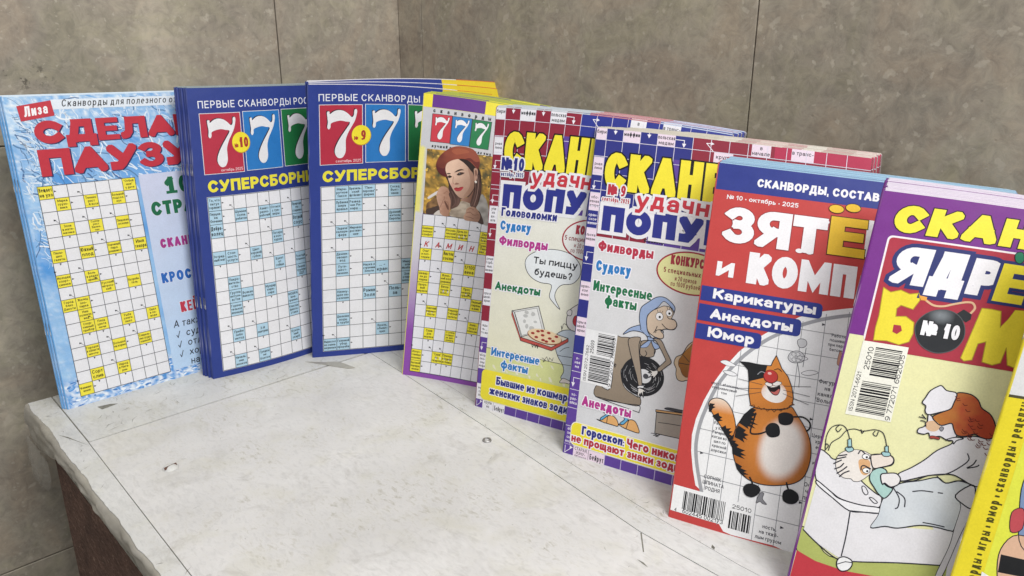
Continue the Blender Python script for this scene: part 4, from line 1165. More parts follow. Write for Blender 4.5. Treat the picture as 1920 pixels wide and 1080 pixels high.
    if no == '10':
        sx = a.sx
        a.sx = 1.0
        fg = lambda n, c, z, w=.55, **k: a.fig(C('M5' + n), c, z, w, **k)
        fg('floor', 'd3d795', 6.6, 0, smooth=False)
        a.line(C('M5floor')[:5], .5, '4a4a40', 7.2)
        a.line([(94.6, 136.4)] + C('M5bub')[:1], .1, 'dfe4e8', 6.5)
        fg('bub', 'dfe3e6', 7.4, .55, smooth=True)
        a.text('Ты пиццу', 46.2, 139.3, 6.4, '2a2a30', 9, wt=.17, fit=41)
        a.text('будешь?', 48.4, 150, 6.4, '2a2a30', 9, wt=.17, fit=35.5)
        fg('body', 'b7c1cc', 7, .6); fg('head', 'd6d0d0', 7.6, .6); fg('ear', 'd6d0d0', 8.6, .5)
        fg('mouth', 'b8323c', 8.6, .45)
        a.line(C('M5waist'), .5, '2a2a30', 8, smooth=True); a.line(C('M5crease'), .5, '2a2a30', 8, smooth=True)
        a.line(C('M5arm'), .5, '2a2a30', 8, smooth=True)
        fg('foot', 'd8cfcc', 8, .5)
        fg('lidred', 'bf5a4e', 7.4, .5, smooth=False); fg('lid', 'd4d4d2', 8, .6, smooth=False); fg('lidin', 'e2e2e0', 8.8, .3, smooth=False)
        fg('boxin', 'd6cfc2', 8, .6, smooth=False); fg('boxfr', 'b84c44', 9, .5, smooth=False)
        rr = random.Random(3)
        for i in range(9): a.ell(rr.uniform(40, 58), rr.uniform(186, 203), rr.uniform(1, 2.4), rr.uniform(1, 2.4), 'bcbcba', 9.4, n=12)
        a.ell(66, 206.6, 17.5, 6.6, '8a4a30', 9.6, rot=4); a.ell(66, 206, 16.8, 6.2, 'e2c9a4', 10.2, rot=4)
        for dx, dy in ((-12, -1), (-7, -3.6), (-8, 2.2), (-2, -.6), (-1, 3.8), (3.6, -3.8), (5.4, 1.2), (9, 3), (11.6, -1.6), (-3, -4.6), (2.5, 4.6)):
            a.ell(66 + dx, 206 + dy, 1.9, 1.15, '9c2f2c', 11, n=12)
        a.line(C('M5hand'), .5, '2a2a30', 11); a.line(C('M5sig'), .4, '2a2a30', 8)
        a.sx = sx
    else:
        fg = lambda n, c, z, w=.6, **k: a.fig(C('M6' + n), c, z, w, **k)
        ln = lambda n, z, w=.6: a.line(C('M6' + n), w, '26262c', z, smooth=True)
        shd = lambda u, d: mixc(lin('a0917f'), lin('8a7c6c'), min(1, max(0, (d - 170) / 60)))
        fg('shell', 'c9b294', 6.4); fg('shell2', '', 7, fn=lambda u, d: mixc(lin('a8712f'), lin('7c4a22'), min(1, max(0, (d - 178) / 30))), grid=5); ln('sh3', 8, .5); ln('sh4', 8, .5)
        fg('desk', '9d958c', 6.4, smooth=False); fg('desktop', 'c79a66', 7, smooth=False); ln('drawer', 7.6, .45); fg('turn', '4a4a50', 7.6, .4)
        ln('sig', 7, .5)
        fg('shoe1', 'dba667', 9.6); fg('sock1', '5fa6cf', 9.0); fg('shoe2', 'dba667', 9.6); fg('sock2', '5fa6cf', 9.0); ln('vamp1', 10.6); ln('vamp2', 10.6)
        fg('pett', 'd4d4d6', 6.8); fg('dress', '', 7.4, fn=shd, grid=8)
        fg('breast', '9a8b7b', 8.2); ln('bcurve', 9)
        fg('cape', '93a7cb', 8.4)
        a.ell(64.4, 208.5, 18.8, 16.6, '26262a', 9, n=40, rot=-12)
        rr = random.Random(6)
        for i in range(46):
            r_, a0 = rr.uniform(8, 17.5), rr.uniform(0, 360)
            a.line([(64.4 + q[0], 208.5 + q[1] * .88) for q in arc(0, 0, r_, r_, a0, a0 + rr.uniform(10, 30), 4)], .28, 'a9a9ad', 9.8)
        a.ell(65.6, 208.3, 6.6, 5.8, 'd3d3d6', 10.4, n=26); a.ell(67.4, 208, 2.4, 2.2, '4a4a50', 11.2, n=16)
        fg('arm1', '9a8b7b', 12); fg('arm2', '9a8b7b', 12); fg('hand1', 'd8d4d0', 13, .5); fg('hand2', 'd8d4d0', 13, .5); fg('cuff1', 'dcdcdf', 13.8, .5)
        fg('scarf', '93a7cb', 9); fg('face', 'cdb9a4', 9.8); fg('fringe', 'bfc0c4', 10.6, .5); fg('tie1', '93a7cb', 10); fg('tie2', '93a7cb', 10); fg('knot', '93a7cb', 10.8)
        for n_ in ('nose', 'mth', 'mth2', 'lip'): ln(n_, 11)
        for x, y, r_ in ((73.2, 156.2, 3), (81, 151.8, 2.5)):
            a.ell(x, y, r_ + .35, r_ * 1.05 + .35, '26262c', 11); a.ell(x, y, r_, r_ * 1.05, 'ececee', 11.8); a.ell(x + .3, y + .4, 1.0, 1.05, '1c1c20', 12.6, n=12)
            for k in (-.6, 0, .6): a.line([(x + k * 2.2, y - r_), (x + k * 4, y - r_ - 2)], .4, '26262c', 11)
        ln('scr', 8, .45)
        a.part('barcode')
        a.poly([(9.6, 178.6), (38.8, 178.6), (37.6, 225.2), (9.2, 225)], 'e4e4e6', 8)
        barcode(a, 21.5, 180.6, 15, 18.5, 9, 3, True)
        barcode(a, 16.2, 201, 18.5, 22, 9, 4, True)
        a.text('25009', 18.6, 199, 3.4, '22222a', 9, wt=.13, rot=90)
        a.text('ISSN 2072-7682', 14.2, 223.6, 2.7, '22222a', 9, wt=.13, rot=90, fit=31)
        a.text('9 772072 768003', 37.6, 224, 2.9, '22222a', 9, wt=.13, rot=90, fit=42)
    return a, ('8c2338' if no == '10' else '2a2f80'), 'd8d2da', dict(t=2.4 if no == '10' else 2.5)


def cover_cat(sh):
    a = Art(sh)
    W, H = a.W, a.H
    red, blue = 'bd3b38', '283686'
    a.part('cover').rect(0, 0, W, H, red, 0)
    a.rect(0, 0, W, 20.9, blue, 1)
    a.shape(C('M7ov') + [(W, 290), (W, 92)] if False else [p for p in C('M7ov')[:-2]] + [(120, 290), (W, 290), (W, 96), (118, 96)], 'e9e9ea', 1)
    a.line(C('M7ovgray'), 2.6, '9c9da2', 1.9, smooth=True)
    a.rect(0, 250, 60, 269.2, 'e9e9ea', 2.2)
    # the crossword field behind the cat
    a.part('crossword_grid')
    lines = [[(22.5, 248), (22.5, 170)], [(35, 270), (35, 140)], [(47.5, 250), (47.5, 128)], [(60, 275), (60, 118)], [(75, 275), (75, 112)], [(90, 275), (90, 104)], [(105, 275), (105, 100)], [(120, 275), (120, 99)], [(135, 275), (135, 99)], [(150, 275), (150, 99)], [(165, 275), (165, 99)], [(180, 275), (180, 99)]]
    for l_ in lines: a.line(l_, .4, '85868c', 2.6)
    for d, u0 in ((118, 70), (135, 42), (152.5, 32), (169.5, 24), (187, 17), (204.5, 13), (221.5, 14), (238.5, 18), (248, 60), (256, 60), (265, 60)):
        if d in (248, 265): continue
        a.line([(u0, d), (W, d)], .4, '85868c', 2.9)
    for rows, u, d, h in ((('"Работник|пошивший|при парово|батовник'), 101, 124, 2.3), (('Фигура|на|канале|"Вольво"'), 97, 160, 3), (('Церковь|храм|ещё'), 97, 196, 2.6), (('Как|крыло|по'), 98, 211, 2.6), (('СОРНЯК -|ШПИНАТА|РОДНЯ'), 28.5, 242.5, 2.7), (('Разведка|у Юрия|Гагарина,|когда вот|шел по|красной|дорожке'), 29, 208, 2.2), (('Остров|через|пролив|от|Кубы'), 96, 236, 3), (('ность,|на тяжё-|лым грузом'), 71, 266.5, 2.7), (('Ансамбль|город'), 97, 268, 2.6), (('мост с яблоками,|средневековый|том'), 27, 172, 2)):
        a.lines(rows.split('|'), u, d, h, '3a3a42', 3.2, lead=1.5, wt=.14)
    for u, d in ((88, 181), (88, 240), (16, 222), (44, 226), (18, 190), (78, 260), (88, 112), (60, 196)):
        a.poly([(u, d - 1), (u + 2.6, d), (u, d + 1)], '3a3a42', 3.4)
    for i, s_ in enumerate(('M7flow', 'M7poppy')): a.fig(C(s_), 'c9c9cc', 3.4, .35)
    for k in range(6):
        q = C('M7flow'); cx, cy = sum(p[0] for p in q) / len(q), sum(p[1] for p in q) / len(q)
        a.ell(cx + 2.4 * math.cos(k), cy + 2.2 * math.sin(k), 1.8, 1.5, 'd8d8da', 4.2 + k * .05, n=10); a.line(arc(cx + 2.4 * math.cos(k), cy + 2.2 * math.sin(k), 1.8, 1.5, 0, 360, 8), .25, '55555c', 4.8)
    a.line([(75, 143), (77.5, 152), (78, 160)], .4, '55555c', 3.4, smooth=True); a.line([(79.5, 131), (79, 145)], .4, '55555c', 3.4)
    for q in ('drop1', 'drop2', 'drop3', 'drop4'): a.fig(C('M7' + q), 'e6e6e8', 3.4, .35, '6a6a70')
    a.fig(C('M7hands'), 'c98f7a', 3.4, .4)
    a.fig(C('M7man'), '85858a', 3.4, .3)

    a.part('title_lettering')
    wh = 'ebe9ec'
    a.text('СКАНВОРДЫ, СОСТАВЛЕННЫЕ', 30, 15.3, 6.4, wh, 2, wt=.24, fit=117, track=.1)
    a.text('№ 10 • октябрь • 2025', 9.2, 27.6, 3.5, wh, 2, wt=.17, fit=52)
    a.text('ЗЯТ', 9.4, 61, 28, wh, 5, wt=.31, fit=74, track=.035, borders=((.5, '8c2a30'),))
    for ch, u0, u1, d in (('З', 9, 33, 0),): pass
    a.text('Е', 85, 59.4, 29, 'e3b81c', 7, wt=.34, fit=25, borders=((.55, '3a2a18'),))
    a.text('К', 109.5, 58, 28, wh, 5, wt=.31, fit=25)
    a.ell(87.6, 24.6, 5.4, 3.5, '3a2a18', 7); a.ell(87.6, 24.6, 4.9, 3.0, 'e3b81c', 8)
    a.ell(98.8, 22.4, 5.4, 3.5, '3a2a18', 7); a.ell(98.8, 22.4, 4.9, 3.0, 'e3b81c', 8)
    for (x, y) in ((62.5, 36.6), (81.5, 35.6), (66, 60), (73, 60)): a.ell(x, y, 2.6, 1.7, wh, 6, n=14)
    a.text('и', 9, 87.8, 15.6, wh, 5, wt=.24, fit=13)
    a.text('КОМПАНИЯ', 31.6, 90, 24, wh, 5, wt=.31, fit=146, track=.06)
    a.part('headline_lettering')
    for t, d0, d1, x1, fit in (('Карикатуры', 97, 108.4, 87, 73.5), ('Анекдоты', 111, 123.8, 74.2, 59.5), ('Юмор', 126.2, 138, 48.2, 34)):
        a.rrect(-6, d0, x1, d1, 3.2, blue, 3.4)
        a.text(t, 9.2, d1 - 2.7, 7.8, wh, 5, wt=.27, fit=fit, track=.09)
    a.part('cartoon')
    ora, drk = lin('cf7f2c'), lin('8f4c18')

    def fur(u, d):
        t = min(1, max(0, ((u - 66) / 30) ** 2 + ((d - 203) / 40) ** 2))
        r_ = math.hypot((u - 72 + (d - 205) * .1) / 16.5, (d - 206) / 24)
        k_ = min(1, max(0, (r_ - .66) / .42))
        return mixc(lin('ebe4de'), mixc(ora, drk, t * .75), k_ * k_ * (3 - 2 * k_))

    def bel(u, d):
        r_ = math.hypot((u - 70) / 18.5, (d - 207) / 25)
        return mixc(lin('ebe4de'), lin('d08a3c'), min(1, max(0, (r_ - .62) / .42)))
    blk = '1f1f22'
    fg = lambda n, c, z, w=.6, **k: a.fig(C('M7' + n), c, z, w, **k)
    fg('tail', '', 5, fn=lambda u, d: mixc(lin('e9dccb'), ora, min(1, max(0, (d - 178) / 12))), grid=4)
    for n_ in ('ts1', 'ts2', 'ts3', 'ts4'): fg(n_, blk, 6.2, 0, smooth=False)
    fg('body', '', 6.6, fn=fur, grid=2.2)
    for n_ in ('bs1', 'bs2', 'bs3', 'bs4'): fg(n_, blk, 7.6, 0, smooth=False)
    fg('headc', '', 8.6, smooth=False, fn=lambda u, d: mixc(ora, drk, min(.5, max(0, (d - 165) / 60))), grid=5)
    fg('mask', blk, 9.6, .2, smooth=False); 
    a.shape(C('M7muzz'), '0', 10, smooth=True, fn=lambda u, d: mixc(lin('ece6e2'), lin('cf7f2c'), min(1, max(0, (math.hypot((u - 63) / 12.5, (d - 170) / 11.5) - .62) / .4))), grid=3)
    a.line(C('M7zig'), .45, '5a3416', 9.4)
    fg('mouth', '231518', 11, .4); fg('tong', 'c0625c', 12, 0)
    fg('cheekl', 'e6e0dc', 11, .3); fg('cheekr', 'e6e0dc', 11, .3)
    a.ell(58.2, 156, 5.2, 5, '6c1a18', 11, n=24); a.ell(58.2, 155.8, 4.7, 4.5, 'b8302c', 12, n=24); a.ell(57.2, 153.8, 1.4, 1.0, 'e6b0a8', 13, n=12)
    a.line(C('M7eye'), .5, '9a9aa0', 11, smooth=True); a.line(C('M7eye2'), .5, blk, 11, smooth=True)
    for y0, y1 in ((163, 160), (166, 167), (168.5, 173)):
        a.line([(53, y0), (36, y1 + 2)], .3, '3a3a40', 11.4); a.line([(68, y0 - 2), (86, y1 - 2)], .3, '3a3a40', 11.4)
    for n_ in ('arm1', 'arm2', 'leg1', 'leg2'): a.line(C('M7' + n_), 1.1, blk, 10.5, smooth=True)
    for n_ in ('paw1', 'paw2', 'foot1', 'foot2'): fg(n_, blk, 11, .3)
    a.part('barcode')
    barcode(a, 8.4, 252.6, 31, 13.4, 4, 8)
    barcode(a, 43, 257.5, 15, 12.5, 4, 9)
    a.text('4', 3, 269, 2.6, '22222a', 4, wt=.13)
    a.text('602445 002173', 9, 268.8, 2.9, '22222a', 4, wt=.13, fit=30)
    a.text('25010', 44, 255.6, 3, '22222a', 4, wt=.13, fit=13.5)
    return a, 'c23a38', '9cc4dc', dict(t=2.8)


def cover_bomb(sh):
    a = Art(sh)
    W, H = a.W, a.H
    a.part('cover').rect(0, 0, W, H, '0', 0, fn=lambda u, d: mixc(lin('e4e0a8'), lin('dcdcae'), min(1, max(0, .5 + .5 * noise.noise((u * .02, d * .03, 2))))), grid=12)
    a.rect(0, 0, W, 96.6, '742a86', 1)
    a.part('title_lettering')
    a.text('СКАНВОРДЫ', 9, 26, 18.4, 'e9dc30', 3, wt=.38, fit=186, track=.1, borders=((.7, '2a1c2a'),), it=.09)
    p = []
    a.rrect(8.4, 28.8, 190, 99.8, 3, 'e8dfe4', 2.2)
    a.rrect(9.6, 30, 188.6, 104, 2.4, 'a82a3e', 3)
    a.rect(0, 98.6, W, 104.5, 'e2dfa8', 3.4) if False else None
    for t, u, d, h, fit, it in (('Я', 14.6, 59.5, 25, 20.5, .0), ('Д', 36.4, 59.5, 25, 20, .0), ('Р', 58.6, 59.8, 24, 17.8, .0)):
        a.text(t, u, d, h, 'e9e7ec', 6, wt=.31, fit=fit, borders=((2.6, '2b336e'),), it=.1)
    a.text('Е', 74.2, 61.6, 25, 'e6d52a', 7, wt=.32, fit=16.5, borders=((2.0, '2b336e'),), it=.1)
    a.text('НАЯ', 95, 61, 24, 'e9e7ec', 6, wt=.31, fit=62, borders=((2.6, '2b336e'),), it=.1)
    a.fig(C('M8B'), 'e6d42c', 5, .5, 'b09a20', smooth=False)
    a.shape([(28.6, 84.2)] + [], '0', 5) if False else None
    a.shape(C('M8Bh'), 'a82a3e', 6.2)
    a.fig(C('M8M'), 'e6d42c', 5, .5, 'b09a20', smooth=False)
    a.text('БА', 101, 100, 32, 'e6d42c', 5, wt=.34, fit=56)
    a.fig(C('M8emer'), '1f7a5a', 7, .5)
    a.part('issue_badge')
    a.line(C('M8fuse'), 1.3, 'd8b08a', 6, smooth=True)
    a.shape(C('M8neck'), '2c2e32', 6)
    a.shape(C('M8bomb'), '0', 7, smooth=True, grid=3, fn=lambda u, d: mixc(lin('2a2c30'), lin('8c9298'), min(1, max(0, .9 - math.hypot((u - 49) / 9, (d - 76) / 7)))))
    a.line(C('M8bomb'), .5, '55585c', 8, smooth=True, closed=True)
    a.fig(C('M8spark'), 'e8a03a', 6.6, 0, smooth=False)
    a.text('№ 10', 39.8, 90.2, 9.6, 'ebe9ee', 9, wt=.25, fit=21.5, borders=((.5, '1a1a1e'),))
    a.part('barcode')
    a.rect(8.8, 99.6, 35.4, 148.6, 'e9e7dc', 4.4)
    barcode(a, 17, 102.6, 15.5, 19.5, 5.4, 13, True)
    barcode(a, 14, 125.5, 17, 20.5, 5.4, 14, True)
    a.text('25010', 16, 118, 3.2, '22222a', 5.4, wt=.13, rot=90, fit=15)
    a.text('ISSN 2071-6621', 12.4, 146, 2.5, '22222a', 5.4, wt=.13, rot=90, fit=26)
    a.text('9 772071 662005', 34.6, 148, 2.9, '22222a', 5.4, wt=.13, rot=90, fit=43)
    a.part('cartoon')
    fg = lambda n, c, z, w=.7, **k: a.fig(C('M8' + n), c, z, w, **k)
    ln = lambda n, z, w=.7: a.line(C('M8' + n), w, '2a2a34', z, smooth=True)
    wh = 'dedce0'
    fg('green', 'a8b060', 2, .5); 
    a.shape([(80, 226), (W, 222), (W, 246), (78, 246)], 'a8b060', 2.2)
    a.shape(C('M8redb')[:4] + [(W, 251), (W, H), (0, H)], 'b8303c', 2.8)
    fg('bed', 'dbd9dd', 3.4, 0, smooth=False); a.shape([(60, 190), (W, 180), (W, 226), (84, 228)], 'dbd9dd', 3.2)
    fg('pillow', wh, 4.2); fg('sheettop', 'e4e3e6', 5)
    for n_ in ('bedline', 'bedline2', 'bedbot'): ln(n_, 5.8)
    fg('blank', '', 6, fn=lambda u, d: mixc(lin('c3c9d0'), lin('d2d6da'), min(1, max(0, .5 + .8 * noise.noise((u * .05, d * .05, 1))))), grid=8)
    for n_ in ('fold1', 'fold2', 'fold3', 'fold4', 'fold5'): ln(n_, 7)
    fg('shirt', 'a5c8c2', 6.2)
    fg('headb', 'e3dcd6', 7); a.shape(C('M8blush'), 'd8a878', 7.8, smooth=True); fg('nose', 'e2d6cc', 8.2)
    for k in range(1, 7): ln('hair%d' % k, 8.4, .8)
    ln('eb1', 9); ln('eb2', 9)
    for x, y in ((26.3, 173), (28.4, 181.6)):
        a.ell(x, y, 2.3, 1.9, '2a2a34', 8.8); a.ell(x, y, 1.9, 1.5, 'f0f0f0', 9.6); a.ell(x + .6, y + .2, .7, .7, '1a1a1e', 10.4, n=10)
    for n_ in ('suc1', 'suc2'): fg(n_, '9dc4c8', 9.4, .5)
    for n_ in ('st1', 'st2'): fg(n_, '9dc4c8', 9, .5, smooth=False)
    for n_ in ('w1', 'w2', 'w3', 'w4', 'w5', 'w6'): ln(n_, 6.4, .55)
    for n_ in ('btn1', 'btn2'): fg(n_, wh, 7, .5)
    a.shape([(84, 178), (108, 150), (150, 160), (W, 175), (W, 240), (84, 244), (82, 215)], 'd4d2d8', 5.4)
    fg('skirt', 'd0ced4', 7); fg('tails', 'd4d2d8', 7.8); fg('sleeve', 'd8d6dc', 8.4)
    for n_ in ('slv2', 'slv3', 'slv4', 'jk'): ln(n_, 9.4)
    fg('hand', 'e0dcdc', 9.4)
    fg('face', 'd9d6dc', 9); fg('hair', '', 10, fn=lambda u, d: mixc(lin('b5732c'), lin('a63c20'), min(1, max(0, (u - 58) / 24 + .4 * noise.noise((u * .2, d * .2, 3))))), grid=3)
    rr = random.Random(2)
    for i in range(30):
        u, d = rr.uniform(66, 90), 0
        d = 124 + (u - 66) * .75 + rr.uniform(0, 16)
        a.line([(u, d), (u + 1.2, d + 1.1), (u + 2.6, d + .6)], .45, '6a2414', 11.2, smooth=True)
    fg('cap', 'dfdde3', 11); fg('collar', 'd8d6dc', 10, .6)
    a.ell(58.5, 146, 4, 3.4, 'd2ae8c', 10, n=18)
    for n_ in ('lash', 'lash2', 'eyel'): ln(n_, 10.4, .6)
    fg('lips', '9a3c34', 10.4, .3); fg('ear', '8a8a92', 10.4, .3)
    fg('castor', 'e4e4e6', 7); a.line([(24.5, 243.5), (29, 240.5), (33, 240)], .5, '2a2a34', 8)
    return a, '742a86', 'd8cddd', dict(t=3.0)


def cover_yellow(sh):
    a = Art(sh)
    W, H = a.W, a.H
    a.part('cover').rect(0, 0, W, H, 'dcca12', 0)
    a.rect(13.5, 118, W, 262, 'd5d83c', 1)
    a.part('title_lettering')
    a.rect(0, 0, W, 112, 'd3d2d2', 1)
    a.rect(0, 111.4, W, 113, '4a4630', 2)
    d = 236
    a.text('рецепты * сканворды * игры * юмор * сканворды * рецепты * игры', 11, 262, 5.2, '4a4612', 2, wt=.17, rot=90, track=.2, fit=164)
    a.part('cartoon')
    a.fig([(19, 160), (24, 150), (40, 148), (46, 175), (40, 200), (27, 196), (22, 180)], '7489ad', 3, .5)
    a.fig([(18, 178), (23, 175), (25, 186), (20, 189)], 'b4444c', 4, .4)
    a.fig([(18, 200), (24, 190), (38, 196), (40, 226), (26, 226), (20, 215)], 'd0a88c', 3, .5)
    a.fig([(19, 203), (40, 203), (40, 212), (20, 213)], '1e1e20', 4, .3, smooth=False)
    a.shape([(12.5, 215), (40, 226), (60, 240), (15, 246)], 'e0e0e0', 2.6)
    return a, 'dcca12', 'd8d4c0', dict(t=2.6)
# ------------------------------------------------------------------ the corner: two walls of stone tiles
def make_stone():
    m, nt, b = nodes_of('grey_brown_stone')
    pos = N(nt, 'ShaderNodeNewGeometry').outputs['Position']
    big = noise_n(nt, pos, 6, 5, 0.62, 0.7)
    c = ramp(nt, big, [(0.32, lin('8f877b')), (0.45, lin('9e9587')), (0.55, lin('a69d8d')), (0.68, lin('b3a999'))])
    tint = noise_n(nt, pos, 11, 4, 0.6, 1.0)
    c = mix(nt, 1.0, c, ramp(nt, tint, [(0.38, (1.03, .98, .95)), (0.5, (1, 1, 1)), (0.62, (.98, 1.0, .93))]), 'MULTIPLY')
    fine = noise_n(nt, pos, 75, 7, 0.68, 0.7)
    c = mix(nt, 1.0, c, ramp(nt, fine, [(0.36, (.82, .82, .83)), (0.5, (1, 1, 1)), (0.64, (1.16, 1.15, 1.13))]), 'MULTIPLY')
    veins = noise_n(nt, pos, 17, 8, 0.72, 0.9)
    vm = ramp(nt, veins, [(0.46, (0, 0, 0)), (0.5, (1, 1, 1)), (0.54, (0, 0, 0))])
    c = mix(nt, math_n(nt, 'MULTIPLY', vm, 0.2), c, lin('bcb2a2'))
    # pale shell fragments of two sizes
    for sc, thr, amt in ((62, .2, .42), (130, .2, .42), (220, .2, .36), (38, .17, .28), (90, .2, .38)):
        w = N(nt, 'ShaderNodeTexNoise'); w.inputs['Scale'].default_value = sc * 1.3; w.inputs['Detail'].default_value = 3
        L(nt, pos, w.inputs['Vector'])
        vv = N(nt, 'ShaderNodeVectorMath', operation='MULTIPLY_ADD')
        L(nt, w.outputs['Color'], vv.inputs[0])
        vv.inputs[1].default_value = (1.25 / sc,) * 3
        L(nt, pos, vv.inputs[2])
        vo = N(nt, 'ShaderNodeTexVoronoi'); vo.inputs['Scale'].default_value = sc
        L(nt, vv.outputs[0], vo.inputs['Vector'])
        sep = N(nt, 'ShaderNodeSeparateColor')
        L(nt, vo.outputs['Color'], sep.inputs[0])
        rad = math_n(nt, 'MULTIPLY_ADD', sep.outputs[0], .75, -.45)
        mk = math_n(nt, 'SUBTRACT', rad, vo.outputs['Distance'])
        mk = math_n(nt, 'MULTIPLY', mk, 14)
        mk = N(nt, 'ShaderNodeClamp')
        mk_in = math_n(nt, 'MULTIPLY', math_n(nt, 'SUBTRACT', rad, vo.outputs['Distance']), 14)
        L(nt, mk_in, mk.inputs[0])
        c = mix(nt, math_n(nt, 'MULTIPLY', mk.outputs[0], amt), c, lin('c4bbab'))
    # small dark pits
    vo = N(nt, 'ShaderNodeTexVoronoi'); vo.inputs['Scale'].default_value = 48
    L(nt, pos, vo.inputs['Vector'])
    pit = ramp(nt, vo.outputs['Distance'], [(0.04, (1, 1, 1)), (0.07, (0, 0, 0))])
    c = mix(nt, math_n(nt, 'MULTIPLY', pit, .18), c, lin('6e6458'))
    # scuff stains above the first magazine
    sx = N(nt, 'ShaderNodeSeparateXYZ'); L(nt, pos, sx.inputs[0])
    d2 = N(nt, 'ShaderNodeVectorMath', operation='DISTANCE')
    sc_ = N(nt, 'ShaderNodeVectorMath', operation='MULTIPLY'); sc_.inputs[1].default_value = (1, 1, 2.6)
    L(nt, pos, sc_.inputs[0]); L(nt, sc_.outputs[0], d2.inputs[0]); d2.inputs[1].default_value = (0.178, 0.889, 0.314 * 2.6)
    near = ramp(nt, d2.outputs['Value'], [(0.02, (1, 1, 1)), (0.05, (0, 0, 0))])
    blot = ramp(nt, noise_n(nt, pos, 95, 4, .7), [(0.55, (0, 0, 0)), (0.62, (1, 1, 1))])
    c = mix(nt, math_n(nt, 'MULTIPLY', math_n(nt, 'MULTIPLY', near, blot), .75), c, lin('3a342e'))
    L(nt, c, b.inputs['Base Color'])
    L(nt, math_n(nt, 'MULTIPLY_ADD', fine, .3, .38), b.inputs['Roughness'])
    b.inputs['Specular IOR Level'].default_value = 0.35
    bump(nt, b, math_n(nt, 'ADD', fine, math_n(nt, 'MULTIPLY', pit, -.5)), .22, .002)
    return m


M_STONE = make_stone()
m, nt, b = nodes_of('dark_grout')
pos = N(nt, 'ShaderNodeNewGeometry').outputs['Position']
L(nt, ramp(nt, noise_n(nt, pos, 40), [(0.3, lin('5e5a53')), (0.7, lin('7d786f'))]), b.inputs['Base Color'])
b.inputs['Roughness'].default_value = 0.9
M_GROUT = m


def tile_wall(name, org, ax, nrm, xs, zs, label):
    """stone slabs with fine chamfers and open joints, in front of a grout plane; ax = along the wall, nrm = towards the room"""
    g, ch = 0.0006, 0.0007
    org, ax, nrm = Vector(org), Vector(ax), Vector(nrm)
    V, F, MI = [], [], []
    P = lambda a, z, o: org + ax * a + Vector((0, 0, z)) + nrm * o
    flip = ax.cross(Vector((0, 0, 1))).dot(nrm) < 0

    def q(pts, mi):
        i = len(V)
        V.extend(pts)
        f = [i, i + 1, i + 2, i + 3]
        F.append(f[::-1] if flip else f)
        MI.append(mi)
    for i in range(len(xs) - 1):
        zrow = zs(i) if callable(zs) else zs
        for j in range(len(zrow) - 1):
            a0, a1, z0, z1 = xs[i] + g, xs[i + 1] - g, zrow[j] + g, zrow[j + 1] - g
            o = 0.0004 * ((i * 7 + j * 3) % 3 - 1)
            q([P(a0 + ch, z0 + ch, o), P(a1 - ch, z0 + ch, o), P(a1 - ch, z1 - ch, o), P(a0 + ch, z1 - ch, o)], 0)
            for (b0, c0), (b1, c1) in (((a0, z0), (a1, z0)), ((a1, z0), (a1, z1)), ((a1, z1), (a0, z1)), ((a0, z1), (a0, z0))):
                s0 = lambda b_, c_: (b_ + (ch if b_ == a0 else -ch), c_ + (ch if c_ == z0 else -ch))
                i0, i1 = s0(b0, c0), s0(b1, c1)
                q([P(b0, c0, o - ch), P(b1, c1, o - ch), P(i1[0], i1[1], o), P(i0[0], i0[1], o)], 0)
                q([P(b0, c0, -0.006), P(b1, c1, -0.006), P(b1, c1, o - ch), P(b0, c0, o - ch)], 0)
    z0, z1 = -0.76, 1.7
    q([P(xs[0], z0, -.003), P(xs[-1], z0, -.003), P(xs[-1], z1, -.003), P(xs[0], z1, -.003)], 1)
    q([P(xs[-1], z0, -.04), P(xs[0], z0, -.04), P(xs[0], z1, -.04), P(xs[-1], z1, -.04)], 1)
    o = link_mesh(name, V, F, [M_STONE, M_GROUT], midx=MI)
    return tag(o, label, 'wall', kind='thing')


XW, YW = 0.65, 0.889
tile_wall('tiled_wall', (0, YW, 0), (1, 0, 0), (0, -1, 0), [-1.45, -0.973, -0.494, -0.013, 0.466, XW + .02], [-.72, -.222, .246, .714, 1.18, 1.65], 'grey brown stone tiled wall behind the blue crossword magazines on the left')
tile_wall('tiled_wall', (XW, 0, 0), (0, -1, 0), (-1, 0, 0), [-YW + .0005, -0.836, -0.345, 0.133, 0.61, 1.09], [-.72, -.36, .1, .56, 1.02, 1.65], 'grey brown stone tiled wall behind the leaning magazines on the right')
# floor
m, nt, b = nodes_of('grey_floor')
pos = N(nt, 'ShaderNodeNewGeometry').outputs['Position']
L(nt, ramp(nt, noise_n(nt, pos, 14, 6, .6), [(0.3, lin('4d4a46')), (0.7, lin('68645e'))]), b.inputs['Base Color'])
b.inputs['Roughness'].default_value = 0.6
tag(link_mesh('floor', [(-1.6, -1.6, -.745), (XW, -1.6, -.745), (XW, YW, -.745), (-1.6, YW, -.745)], [(0, 1, 2, 3)], m), kind='structure')


